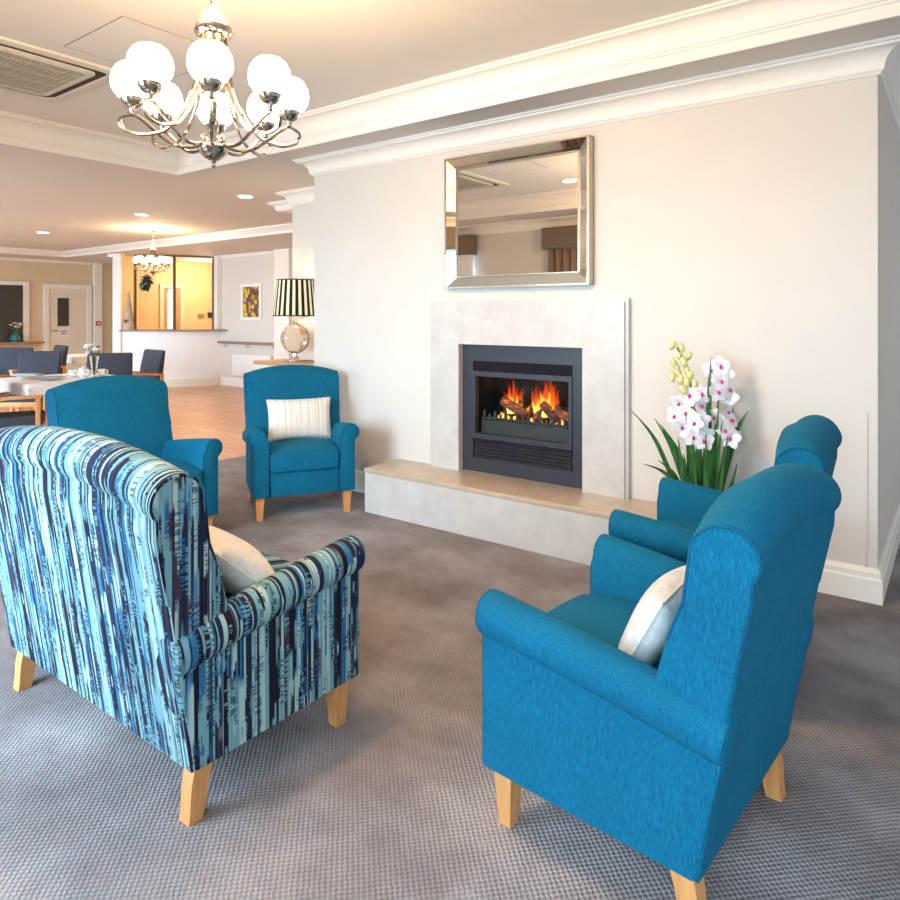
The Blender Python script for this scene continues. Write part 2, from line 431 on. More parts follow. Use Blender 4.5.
# south side, with window openings
WINS = [(-14.4, -12.0), (-10.8, -8.4), (-7.35, -5.75), (-4.3, -1.7), (-.9, 1.7)]
SY = -.45; WZ0, WZ1 = .35, 2.36
b = MB(); x = -15.9
for (a, c) in WINS:
    b.box(x, a, SY-.15, SY, 0, ZC); b.box(a, c, SY-.15, SY, 0, WZ0); b.box(a, c, SY-.15, SY, WZ1, ZC); x = c
b.box(x, 2.4, SY-.15, SY, 0, ZC)
struct(b.build('wall_south', M['wall']))
for i, (a, c) in enumerate(WINS):
    b = MB(); y0, y1 = SY-.10, SY-.05
    n = 3
    for k in range(n+1):
        xx = a+(c-a)*k/n; xx = min(max(xx, a+.025), c-.025); b.box(xx-.025, xx+.025, y0, y1, WZ0, WZ1)
    for z in (WZ0+.025, WZ1-.025): b.box(a, c, y0, y1, z-.025, z+.025)
    w = struct(b.build('window_%d' % (i+1), M['white']))
    struct(MB().box(a, c, SY-.078, SY-.072, WZ0, WZ1).build('pane', M['pane'], w))

# ceilings
TX0, TX1, TY0, TY1 = -5.64, 1.5, .40, 3.43
b = MB()
b.box(-14.7, TX0, -.6, 6.45, ZC, ZC+.3); b.box(TX0, TX1, -.6, TY0, ZC, ZC+.3); b.box(TX0, TX1, TY1, 6.45, ZC, ZC+.3)
b.box(TX1, 2.4, -.6, 6.45, ZC, ZC+.3); b.box(-5.68, 2.4, 6.45, 8.4, ZC, ZC+.3)
struct(b.build('ceiling', M['ceiling']))
struct(MB().box(TX0-.05, TX1+.05, TY0-.05, TY1+.05, ZT, ZT+.12).build('ceiling', M['tray']))
b = MB(); b.box(-15.9, -5.68, 6.45, 10.8, ZS, ZC+.3); b.box(-15.9, -14.7, -.6, 6.45, ZS, ZC+.3)
struct(b.build('ceiling', M['ceiling']))

def cove(w, h, top, face=0.0):
    """crown moulding profile: wall foot, bead, cove, ceiling bead"""
    z0 = top-h; P = [(0, z0), (.012, z0)]
    if face: P += [(.012, z0+face), (.022, z0+face+.004)]; z0 += face
    P += [(.022, z0+.014), (.030, z0+.018)]
    for k in range(9):
        a = k/8*PI/2; P.append((.030+(w-.052)*(1-math.cos(a)), z0+.022+(top-.030-(z0+.022))*math.sin(a)))
    P += [(w-.014, top-.028), (w-.014, top-.016), (w, top-.014), (w, top), (0, top)]
    return P
wallpath = [(-5.68, 8.15), (-5.68, 4.78), (WX0, 4.78), (WX0, WY), (WX1, WY), (WX1, 6.6), (2.2, 6.6)]
rev = list(reversed(wallpath))
struct(MB().sweep(rev, cove(.125, .135, ZC)).build('trim_1', M['trim'], sharp=25))
tray = [(TX0, TY0), (TX1, TY0), (TX1, TY1), (TX0, TY1)]
struct(MB().sweep(tray, [(o-.001, z) for o, z in cove(.125, .21, ZT, .055)], closed=True).build('trim_2', M['trim'], sharp=25))
struct(MB().sweep([(2.2, 6.6), (2.2, SY), (-15.7, SY)][::-1], cove(.125, .135, ZC)).build('trim_3', M['trim'], sharp=25))
struct(MB().sweep([(-5.68, 6.45), (-14.7, 6.45), (-14.7, SY)], [(-o+.0, z) for o, z in [(0, ZS), (-.02, ZS), (-.02, ZS+.03), (-.05, ZS+.05), (-.09, ZC-.03), (-.11, ZC-.02), (-.11, ZC), (0, ZC)]]).build('trim_4', M['trim'], sharp=25))
struct(MB().sweep([(-5.68, 8.15), (-11.83, 8.15)], cove(.07, .055, ZS)).build('trim_5', M['trim'], sharp=25))
struct(MB().sweep([(-15.7, 7.4), (-15.7, SY)], cove(.07, .055, ZS)).build('trim_6', M['trim'], sharp=25))
# short dropped bulkhead with crown beyond the nib
struct(MB().box(-6.32, -5.685, 5.12, 5.75, ZC-.099, ZC-.002).build('trim_7', M['trim']))
struct(MB().sweep([(-5.68, 5.12), (-6.32, 5.12), (-6.32, 5.75)], [(o, z-.0) for o, z in [(0, ZC-.10), (-.01, ZC-.10)]] and [(o, z) for o, z in cove(.10, .10, ZC)]).build('trim_8', M['trim'], sharp=25))
# skirting boards
def skirt(path, h=.165):
    return MB().sweep(path, [(0, 0), (.022, 0), (.022, h-.055), (.016, h-.045), (.016, h-.02), (.009, h-.008), (.006, h), (0, h)])
HX0, HX1, HY = -3.39, -.94, 3.51
struct(skirt([(WX1+1e-4, 6.6), (WX1, WY), (HX1, WY)]).build('baseboard_east', M['trim'], sharp=25))
struct(skirt([(HX0, WY), (WX0, WY), (WX0, 4.78), (-5.68, 4.78), (-5.68, 8.15), (-11.83, 8.15)]).build('baseboard_north', M['trim'], sharp=25))
struct(skirt([(2.2, SY), (2.2, 6.6), (WX1, 6.6)]).build('baseboard_recess', M['trim'], sharp=25))
struct(skirt([(-15.7, SY), (2.2, SY)]).build('baseboard_south', M['trim'], sharp=25))
# brightly lit return of the dining wall, its light painted in as white
struct(MB().box(-9.95, -9.55, 7.95, 8.15, 0, ZS).build('lit_wall_return', M['trim']))

# pelmets and curtains on the window wall (seen in the mirror)
def curtain(name, x0, x1, mat, label, amp=.03, z0=.03, z1=2.275):
    b = MB(); n = int((x1-x0)/.02); top, bot = [], []
    for k in range(n+1):
        xx = x0+(x1-x0)*k/n; yy = SY+.075+amp*math.sin(k*1.15)
        top.append((xx, yy, z1)); bot.append((xx, yy, z0))
    b.rings([bot, top], closed=False, cap=False)
    return tag(b.build(name, mat, sharp=80), label, 'curtain')
def pelmet(x0, x1, label):
    return tag(MB().rbox(x0, x1, SY+.003, SY+.17, 2.28, 2.56, .01).build('pelmet', M['pelmet']), label, 'pelmet', 'pelmets over the windows')
pelmet(-4.47, -1.55, 'taupe fabric pelmet over the window, reflected at the right of the mirror')
curtain('curtain', -4.42, -3.75, M['curtain'], 'taupe gathered curtain, reflected at the right of the mirror')
curtain('curtain', -2.1, -1.6, M['curtain'], 'taupe gathered curtain on the camera side of the window')
pelmet(-7.5, -5.62, 'taupe fabric pelmet over the sheer curtain, reflected at the left of the mirror')
curtain('sheer_curtain', -6.4, -5.66, M['sheer'], 'white sheer curtain, reflected at the left of the mirror', .02)

# ------------------------------------------------------------------ fireplace
t = thing('fire_surround', 'pale limestone fireplace surround with stepped edge framing the fire', 'fireplace surround', (-2.32, WY, 0))
sx0, sx1, sz1 = -3.068+2.32, -1.571+2.32, 1.50
fx0, fx1 = FX0+2.32, FX1+2.32
b = MB()
z0 = .312
for (x0, x1, za, zb) in ((sx0+.02, fx0, z0, sz1-.02), (fx1, sx1-.02, z0, sz1-.02), (fx0, fx1, FZ1, sz1-.02)): b.box(x0, x1, -.05, 0, za, zb)
b.build('slab', M['stone'], t)
b = MB()
b.box(sx0, sx0+.02, -.035, 0, z0, sz1); b.box(sx1-.02, sx1, -.035, 0, z0, sz1); b.box(sx0+.02, sx1-.02, -.035, 0, sz1-.02, sz1)
b.build('edge_moulding', M['stone'], t)
t = thing('hearth', 'raised limestone hearth running along the wall under the fire', 'hearth', ((HX0+HX1)/2, HY, 0))
hw = (HX1-HX0)/2
MB().box(-hw, hw, 0, WY-HY, 0, .28).build('riser', M['stone'], t)
MB().rbox(-hw-.005, hw+.005, -.005, WY-HY, .28, .312, .004).build('hearth_slab', M['hearth'], t)

# fire insert
ft = thing('gas_fire', 'charcoal steel fireplace insert with louvred vents and burning logs', 'fireplace', (-2.334, WY+.012, FZ0))
hw2 = (FX1-FX0)/2; H = FZ1-FZ0
yf = -.012
b = MB()
gx0, gx1, gz0, gz1 = -hw2+.115, hw2-.115, .27, .665       # glass opening
ox0, ox1 = -hw2+.09, hw2-.09
b.box(-hw2, ox0, yf, .02, 0, H); b.box(ox1, hw2, yf, .02, 0, H)
b.box(ox0, ox1, yf, .02, 0, .10); b.box(ox0, ox1, yf, .02, H-.115, H)
b.build('outer_frame', M['charcoal'], ft)
b = MB()
ix0, ix1 = gx0, gx1
b.box(ox0, ix0, -.022, .02, .235, .70); b.box(ix1, ox1, -.022, .02, .235, .70)
b.box(ix0, ix1, -.022, .02, .235, gz0); b.box(ix0, ix1, -.022, .02, gz1, .70)
b.build('door_frame', M['charcoal'], ft)
for (za, zb, n) in ((.70, H-.115, 5), (.10, .235, 6)):
    b = MB(); b.box(ox0, ox1, .005, .02, za, zb)
    for k in range(n):
        zz = za+(zb-za)*(k+.5)/n; h = (zb-za)/n*.33
        b.rings([[(xx, -.016, zz-h), (xx, -.004, zz+h), (xx, .006, zz+h), (xx, .006, zz-h)] for xx in (ox0+.012, ox1-.012)])
    b.build('louver_vent', M['dark_steel'], ft)
for xx in (-.15, .18): MB().rbox(xx-.03, xx+.03, -.028, -.015, .228, .240, .003).build('latch', M['black'], ft)
b = MB()
b.box(-hw2+.01, hw2-.01, .42, .44, .01, H-.01); b.box(-hw2+.01, -hw2+.03, .02, .42, .01, H-.01); b.box(hw2-.03, hw2-.01, .02, .42, .01, H-.01)
b.box(-hw2+.01, hw2-.01, .02, .42, H-.03, H-.01); b.box(-hw2+.01, hw2-.01, .02, .42, .01, .25)
b.build('firebox', M['black'], ft)
MB().box(gx0, gx1, .05, .065, .26, .355).build('ash_guard', M['ash_panel'], ft)
b = MB()
for k in range(16):
    xx = gx0+(gx1-gx0)*(k+.5)/16; b.rbox(xx-.009, xx+.009, .052, .066, .35, .40 if k % 2 else .42, .003, 2)
b.box(gx0, gx1, .054, .064, .362, .376)
b.build('grate', M['grate'], ft)
MB().rbox(gx0+.02, gx1-.02, .07, .38, .25, .36, .02).build('coal_bed', M['bark'], ft)
rr = random.Random(3)
for k in range(14): MB().ball((rr.uniform(gx0+.06, gx1-.06), rr.uniform(.09, .2), .365), rr.uniform(.010, .018), 6).build('ember', M['coal'], ft)
def logm(p0, p1, r, mat):
    P0, P1 = Vector(p0), Vector(p1); n = 9; rg = random.Random(int(abs(p0[0]*1000))); b = MB(); R = []
    d = (P1-P0).normalized(); a = d.orthogonal().normalized(); c = d.cross(a)
    ph = [rg.uniform(.85, 1.15) for _ in range(12)]
    for i in range(n):
        q = P0.lerp(P1, i/(n-1)); k = r*(1-.08*abs(i/(n-1)-.5)+rg.uniform(-.04, .04))
        R.append([tuple(q+(a*math.cos(2*PI*j/12)+c*math.sin(2*PI*j/12))*k*ph[j]) for j in range(12)])
    return b.rings(R).build('log', mat, ft, sharp=50)
logm((-.27, .20, .36), (-.12, .20, .50), .030, M['bark'])
logm((-.23, .14, .49), (-.02, .12, .40), .034, M['log'])
logm((-.02, .22, .42), (.10, .22, .44), .045, M['bark'])
logm((.03, .14, .37), (.09, .17, .48), .036, M['log'])
logm((.08, .15, .49), (.20, .13, .38), .034, M['log'])
logm((.19, .12, .47), (.33, .12, .38), .034, M['log'])
logm((-.3, .3, .40), (.3, .3, .42), .05, M['bark'])
def tongue(x, y, z, h, w, mat, lean=0, seed=0):
    rg = random.Random(seed); n = 14; R = []; a, c = rg.uniform(0, 6), rg.uniform(0, 6)
    for i in range(n):
        u = i/(n-1); rad = w*(math.sin(PI*min(1, u*.86+.14))**.8)*(1-u*.55)+.001
        cx = x+lean*u*u+.018*math.sin(a+u*5)*u; cy = y+.012*math.sin(c+u*4)*u
        R.append([(cx+rad*math.cos(2*PI*k/10), cy+.55*rad*math.sin(2*PI*k/10), z+h*u) for k in range(10)])
    return MB().rings(R).build('flame', mat, ft, sharp=80)
fr_ = random.Random(21)
for (cx_, n_, hh_, wd_) in ((-.17, 8, .29, .06), (.10, 11, .30, .085)):
    for k in range(n_):
        u = (k+.5)/n_*2-1; hot = abs(u) < .55
        h_ = hh_*(1-.45*u*u)*fr_.uniform(.72, 1.0)
        tongue(cx_+u*wd_, .17+fr_.uniform(-.03, .03), .41+fr_.uniform(-.02, .03), h_, wd_*fr_.uniform(.24, .36), M['flame_red'], u*.03+fr_.uniform(-.03, .02), k+int(cx_*100)+40)
        if hot or cx_ > 0: tongue(cx_+u*wd_*.8, .15+fr_.uniform(-.02, .02), .40, h_*fr_.uniform(.55, .8), wd_*fr_.uniform(.18, .28), M['flame_yel'], u*.02+fr_.uniform(-.02, .02), k+int(cx_*100)+90)
for (x_, y_, z_, h_, w_) in ((-.185, .16, .40, .12, .022), (.03, .15, .36, .10, .016), (.245, .12, .36, .07, .014), (-.24, .12, .36, .06, .022), (-.05, .17, .38, .09, .016)):
    tongue(x_, y_, z_, h_, w_, M['flame_yel'], .01, int(x_*1000))
MB().box(gx0, gx1, .030, .033, gz0, gz1).build('glass', M['fire_glass'], ft)

# mirror
mx0, mx1, mz0, mz1 = -2.906, -1.817, 1.592, 2.494
mt = thing('wall_mirror', 'silver-edged rectangular mirror hanging above the fireplace', 'mirror', ((mx0+mx1)/2, WY, mz0))
w, h, bw = (mx1-mx0)/2, mz1-mz0, .075
MB().box(-w+.01, w-.01, -.03, 0, .01, h-.01).build('backing', M['black'], mt)
MB().box(-w+bw-.005, w-.005-bw+.01, -.036, -.03, bw-.005, h-bw+.005).build('mirror_plate', M['mirror'], mt)
for quad in (((-w, h), (w, h), (w-bw, h-bw), (-w+bw, h-bw)), ((-w, 0), (w, 0), (w-bw, bw), (-w+bw, bw)),
             ((-w, 0), (-w, h), (-w+bw, h-bw), (-w+bw, bw)), ((w, 0), (w, h), (w-bw, h-bw), (w-bw, bw))):
    q = [(p[0], -.068 if i < 2 else -.037, p[1]) for i, p in enumerate(quad)]
    q2 = [(p[0], -.03, p[2]) for p in q]
    MB().rings([q2, q]).build('bevel_strip', M['bevel'], mt, sharp=10)
def frame_tube(ins, y, r, name):
    b = MB(); 
    for (xa, xb, za, zb) in ((-w+ins, w-ins, h-ins, h-ins), (-w+ins, w-ins, ins, ins), (-w+ins, -w+ins, ins, h-ins), (w-ins, w-ins, ins, h-ins)):
        b.tube([(xa, y, za), (xb, y, zb)], r, 6)
    return b.build(name, M['silver_edge'], mt)
frame_tube(bw, -.040, .006, 'inner_bead')
b = MB()
for (xa, xb, za, zb) in ((-w-.008, w+.008, h-.004, h+.006), (-w-.008, w+.008, -.006, .004), (-w-.008, -w+.004, 0, h), (w-.004, w+.008, 0, h)): b.box(xa, xb, -.071, 0, za, zb)
b.build('outer_edge', M['silver_edge'], mt)

tag(MB().rbox(-.373, -.361, WY-.008, WY, .165, .92, .003).build('cable_cover', M['wall']), 'slim vertical cable cover on the fireplace wall near its right corner', 'cable cover')

# ------------------------------------------------------------------ armchairs
def arm_profile(hw, th, top, r=.062):
    cx, cz = hw-.03, top-r; P = [(hw-th, .16), (hw, .16)]
    P += [(hw, .30), (hw, .42)]
    a0 = -math.acos(.03/r)
    for k in range(19):
        a = a0+(PI-a0)*k/18; P.append((cx+r*math.cos(a), cz+r*math.sin(a)))
    P += [(hw-th, cz-.03), (hw-th, .40)]
    return P
def build_chair(root, hw, mats, Ht=1.012, lean=.045, flr=.03):
    mb_, ma, mp = mats
    th, fr, rear = .112, .30, -.30
    hb = hw-.004
    # arms
    for s in (1, -1):
        P = arm_profile(hw, th, .635)
        def mp_arm(u, w_, t, s=s):
            k = min(1, max(0, (w_-.2)/.35))
            back = max(0.0, (fr-t)/.6)
            tp = 1.0-.16*back*k
            uu = (hw-.03)+((u-(hw-.03))*tp if u > hw-.03 else (u-(hw-.03)))
            return (s*uu, t-(.112+lean)*back**2*max(0, w_-.155), w_-.095*back*k*(.6+.4*back))
        a = MB().rext(P, rear+.004, fr, .010, mp_arm, n=2, mid=8).build('arm', ma, root)
        ring = [mp_arm(u, w_, fr-.004) for u, w_ in inset(P, .006)]
        ring = [(p[0], fr-.003, p[2]) for p in ring]
        MB().tube(ring, .0045, 6, closed=True).build('piping', mp, a)
    # back
    prof = [(rear, .155), (rear-.03, .40), (rear-.06, .64), (rear-.082, .815), (rear-.086, .845)]
    c, r = (-.324, Ht-.076), .076
    for k in range(17):
        a = math.radians(216-k*(216+6)/16); prof.append((c[0]+r*math.cos(a), c[1]+r*math.sin(a)))
    prof += [(-.238, .80), (-.205, .68), (-.180, .56), (-.158, .44), (-.14, .30), (-.14, .155)]
    def mp_back(u, w_, t):
        x = abs(t)/hb; k = max(0, (w_-.55)/(Ht-.55)); k = k*k*(3-2*k) if k < 1 else 1
        bul = .022*(1-x*x) if -.26 < u else 0
        flare = 1+flr*max(0, (w_-.55))/.45
        return (t*flare, u+bul-lean*max(0, w_-.155), w_-(.058*x**2.2)*k)
    bk = MB().rext(prof, -hb, hb, .006, mp_back, n=1, mid=28).build('backrest', mb_, root)
    pin = [p for p in inset(prof, .003) if p[1] > .56]
    for s in (1, -1): MB().tube([mp_back(u, w_, s*(hb-.003)) for u, w_ in pin], .005, 6).build('piping', mp, bk)
    # seam piping across the rear panel below the roll
    # seat
    xi = hw-th-.002
    MB().rext([(-.16, .335), (.312, .335), (.318, .40), (.312, .462), (.20, .485), (0, .49), (-.16, .475)], -xi, xi, .02,
              lambda u, w_, t: (t, u, w_-.012*(abs(t)/xi)**3*(1 if w_ > .42 else 0)), n=4, mid=6).build('seat_cushion', mb_, root)
    MB().rbox(-xi-.001, xi+.001, -.28, .286, .157, .332, .008).build('front_rail', mb_, root)
    for s in (1, -1):
        b = MB(); lx = s*(hw-.05); ly = .245
        b.rings([[(lx+a*q, ly+c_*q, z) for a, c_ in ((-1, -1), (1, -1), (1, 1), (-1, 1))] for z, q in ((0, .019), (.16, .029))])
        b.build('leg', M['oak'], root)
        b = MB(); R = []
        for k in range(9):
            z = .16*(1-k/8); f = (k/8); yy = -.248-.022*math.sin(f*2.2)*(1-f)*1.2-.030*f**2; q = .029-.008*f
            R.append([(s*(hw-.05)+a*.024, yy+c_*q, z) for a, c_ in ((-1, -1), (1, -1), (1, 1), (-1, 1))])
        b.rings(R); b.build('leg', M['oak'], root)
    return root
G = 'armchairs grouped around the fireplace'
teal = (M['teal'], M['teal'], M['teal_pipe'])
A = thing('armchair', 'nearest teal armchair at lower right, seen from behind with a silver cushion', 'armchair', (-.73, 1.88, 0), PI/2-math.radians(4.5), G)
build_chair(A, .35, teal)
def put_chair(loc, rz, label):
    o = copy_tree(A); o.location = loc; o.rotation_euler = (0, 0, rz); o['label'] = label; return o
put_chair((-.81, 2.87, 0), PI/2+math.radians(3), 'teal armchair in front of the orchid, half hidden behind the nearest teal armchair')
put_chair((-3.865, 3.312, 0), math.radians(-122), 'teal armchair by the left end of the hearth with a ribbed ivory cushion')
put_chair((-3.995, 2.175, 0), -PI/2, 'teal armchair between the striped armchair and the dining table, without a cushion')
B = thing('armchair', 'wide armchair in aqua and navy striped fabric, seen from behind at left', 'armchair', (-2.265, 1.375, 0), 0, G)
build_chair(B, .605, (M['stripe_back'], M['stripe_arm'], M['stripe_arm']), 1.032, .02, .0)
B.scale.y = 1.06

def cushion(name, w, h, d, mat, label, loc, rot, seed=0, piping=True):
    n = 22; rg = random.Random(seed); ph = [rg.uniform(0, 6) for _ in range(4)]
    b = MB(); grids = []
    for side in (1, -1):
        g = []
        for i in range(n+1):
            row = []
            for j in range(n+1):
                u, v = 2*i/n-1, 2*j/n-1
                pin = 1-.06*(1-abs(u)**2)*abs(v)**4-.0
                pin2 = 1-.06*(1-abs(v)**2)*abs(u)**4
                th = (max(0, 1-u**2)*max(0, 1-v**2))**.42
                th *= 1+.05*math.sin(3*u+ph[0])+.05*math.sin(4*v+ph[1])
                row.append((u*w/2*pin2, side*d/2*th, v*h/2*pin))
            g.append(row)
        grids.append(g)
    V = [[[None]*(n+1) for _ in range(n+1)] for _ in range(2)]
    for s in (0, 1):
        for i in range(n+1):
            for j in range(n+1):
                if s == 1 and (i in (0, n) or j in (0, n)): V[1][i][j] = V[0][i][j]
                else: V[s][i][j] = b.v(grids[s][i][j])
    for s in (0, 1):
        for i in range(n):
            for j in range(n):
                b.face([V[s][i][j], V[s][i+1][j], V[s][i+1][j+1], V[s][i][j+1]])
    o = b.build(name, mat, sharp=80); o.location = loc; o.rotation_euler = rot
    ring = [grids[0][i][0] for i in range(n)]+[grids[0][n][j] for j in range(n)]+[grids[0][n-i][n] for i in range(n)]+[grids[0][0][n-j] for j in range(n)]
    MB().tube(ring, .0035, 6, closed=True).build('piping', mat, o)
    return tag(o, label, 'cushion', 'scatter cushions on the armchairs')
def on_chair(ch, lx, ly, lz, tilt, yaw=0):
    rz = ch[1]; c, s = math.cos(rz), math.sin(rz)
    return (ch[0][0]+c*lx-s*ly, ch[0][1]+s*lx+c*ly, lz), (math.radians(tilt), 0, rz+math.radians(yaw))
l, r = on_chair(((-3.865, 3.312), math.radians(-122)), -.02, -.09, .625, 16)
cushion('cushion', .47, .31, .14, M['rib'], 'ribbed ivory cushion propped on the teal armchair by the hearth', l, r, 1)
l, r = on_chair(((-.73, 1.88), PI/2-.08), -.03, -.075, .565, 28, 6)
cushion('cushion', .36, .26, .14, M['satin'], 'silver satin cushion on the nearest teal armchair', l, r, 2)
l, r = on_chair(((-2.245, 1.36), 0), .31, .0, .585, 48, -14)
cushion('cushion', .40, .32, .15, M['satin'], 'silver satin cushion on the blue striped armchair', l, r, 3)

# ------------------------------------------------------------------ orchid
op = thing('potted_orchid', 'white and magenta orchid plant with strap leaves at the right end of the hearth', 'plant', (-1.09, 3.70, .312))
MB().lathe([(.0, 0), (.085, 0), (.095, .01), (.110, .10), (.118, .112), (.118, .125), (.105, .125), (.10, .11), (0, .105)], n=28).build('pot', M['terracotta'], op)
MB().lathe([(0, .10), (.095, .102), (.05, .115), (0, .118)]).build('soil', M['bark'], op)
rg = random.Random(11)
CR = Vector((.8, .6, 0)); CF = Vector((-.6, .8, 0))     # room directions: along the view to right / away
def blade(base, tip, mid, wd, seed):
    pts = smooth_path([base, mid, tip], 7); R = []; rr_ = random.Random(seed); m = len(pts)
    axis = (Vector(tip)-Vector(base)); side = axis.cross(Vector((rr_.uniform(-.4, .4), -1, rr_.uniform(-.1, .3)))).normalized()
    for i, p in enumerate(pts):
        u = i/(m-1); wv = wd*(.55+.45*math.sin(PI*min(1, u*1.3)))*(1-u**3)+.0006
        t = (pts[min(i+1, m-1)]-pts[max(i-1, 0)]).normalized(); nn = t.cross(side).normalized()
        R.append([tuple(p-side*wv+nn*.1*wv), tuple(p-nn*.25*wv), tuple(p+side*wv+nn*.1*wv), tuple(p-nn*.15*wv+nn*.001)])
    return MB().rings(R).build('leaf', M['leaf'], op, sharp=60)
z0 = .115
def P(l, d, z): return tuple(CR*l+CF*d+Vector((0, 0, z)))
# (lateral, depth, height) of each leaf tip, measured from the pot
tips = [(.0, -.10, .74), (-.02, -.12, .66), (-.28, -.06, .42), (-.41, -.05, .47), (-.23, .0, .38), (-.17, -.1, .33), (-.26, -.05, .20), (-.34, -.05, .18),
        (.21, -.06, .46), (.14, -.06, .54), (.11, -.08, .30), (.12, .02, .26), (-.07, -.1, .44), (-.10, -.12, .32), (.05, -.12, .42), (.03, -.13, .50),
        (-.13, -.09, .42), (.08, -.12, .34), (-.04, -.14, .36), (-.08, .05, .60), (.06, .05, .52), (.0, .06, .42), (.14, -.1, .20), (-.15, -.13, .25)]
for i, (l, d, z) in enumerate(tips):
    bl = l*.25+rg.uniform(-.03, .03); arch = z+.04 if abs(l) > .2 else z*.55
    mid = P(l*.55+bl*.3, d*.5, arch*.85 if abs(l) < .25 else max(z*.9, .25))
    blade(P(bl, rg.uniform(-.04, .04), z0-.02), P(l, d, z+.13), mid, .014 if abs(l) > .25 else .025, i)
def flower(pos, face, size, seed):
    rr_ = random.Random(seed); f = Vector(face).normalized()
    q = f.to_track_quat('Z', 'Y').to_matrix().to_4x4(); roll = Matrix.Rotation(rr_.uniform(-.5, .5), 4, 'Z')
    Mx = Matrix.Translation(pos) @ q @ roll
    b = MB()
    for k in range(5):
        ang = PI/2+2*PI*k/5; ln, wd = size*(1.0 if k % 2 == 0 else 1.05), size*(.42 if k in (0, 2, 3) else .52); R = []
        for i in range(6):
            u = i/5; ww = wd*math.sin(PI*(u*.88+.10))**.7; x = .12*size+ln*u; zz = size*(.18*math.sin(u*2.4)-.12*u*u)
            R.append([(x*math.cos(ang)-s*ww*math.sin(ang), x*math.sin(ang)+s*ww*math.cos(ang), zz-.12*abs(s)*ww) for s in (-1, 0, 1)])
        b.rings(R, closed=False, cap=False)
    o = b.xform(Mx).build('flower', M['petal'], op, sharp=80)
    b = MB(); b.ball((0, -.10*size, .22*size), .20*size, 8, .8, 1.2, .9); b.ball((0, .06*size, .28*size), .11*size, 6)
    b.xform(Mx).build('lip', M['lip'], o, sharp=80)
s1 = smooth_path([P(-.03, 0, .15), P(-.05, -.03, .5), P(-.09, -.06, .72), P(-.16, -.06, .92)], 8)
s2 = smooth_path([P(.03, 0, .15), P(.05, -.03, .5), P(.06, -.05, .70), P(.02, -.05, .82)], 8)
for s in (s1, s2): MB().tube(s, .005, 6).build('stem', M['stem'], op)
sd = 0
def cluster(spots, size):
    global sd
    for (l, d, z) in spots:
        sd += 1; rr_ = random.Random(sd)
        flower(P(l, d, z), (CR*rr_.uniform(-1.3, .9)-CF+Vector((0, 0, rr_.uniform(-.8, .5)))), size*rr_.uniform(.9, 1.1), sd)
cluster([(-.10, -.09, .67), (-.06, -.11, .62), (-.12, -.08, .58), (-.15, -.06, .63), (-.05, -.10, .68), (-.02, -.07, .60), (-.14, -.08, .51), (-.09, -.12, .53),
         (-.05, -.11, .55), (-.03, -.10, .47), (-.09, -.10, .46), (-.04, -.11, .44), (-.11, -.08, .49), (-.17, -.06, .56), (-.09, -.05, .61)], .047)
cluster([(.02, -.06, .80), (.06, -.07, .82), (.09, -.06, .78), (.05, -.10, .745), (.10, -.08, .70), (.11, -.06, .66), (.09, -.09, .59), (.11, -.08, .54), (.07, -.10, .49),
         (.10, -.10, .45), (.12, -.09, .46), (.04, -.09, .69), (.03, -.08, .56)], .047)
for k, (l, d, z) in enumerate([(-.185, -.06, .93), (-.14, -.06, .92), (-.10, -.05, .87), (-.185, -.07, .84), (-.13, -.07, .845), (-.145, -.05, .885), (-.10, -.08, .77), (-.11, -.06, .80), (-.16, -.07, .79), (-.19, -.07, .765),
                               (-.15, -.08, .75), (-.12, -.09, .74), (-.08, -.09, .73), (-.17, -.07, .82), (-.14, -.09, .70)]):
    b = MB(); b.ball((0, 0, 0), .022, 8, .78, .78, 1.3); rr_ = random.Random(k)
    b.xform(Matrix.Translation(P(l, d, z)) @ Matrix.Rotation(rr_.uniform(-.7, .7), 4, 'Y')).build('bud', M['bud'], op, sharp=80)

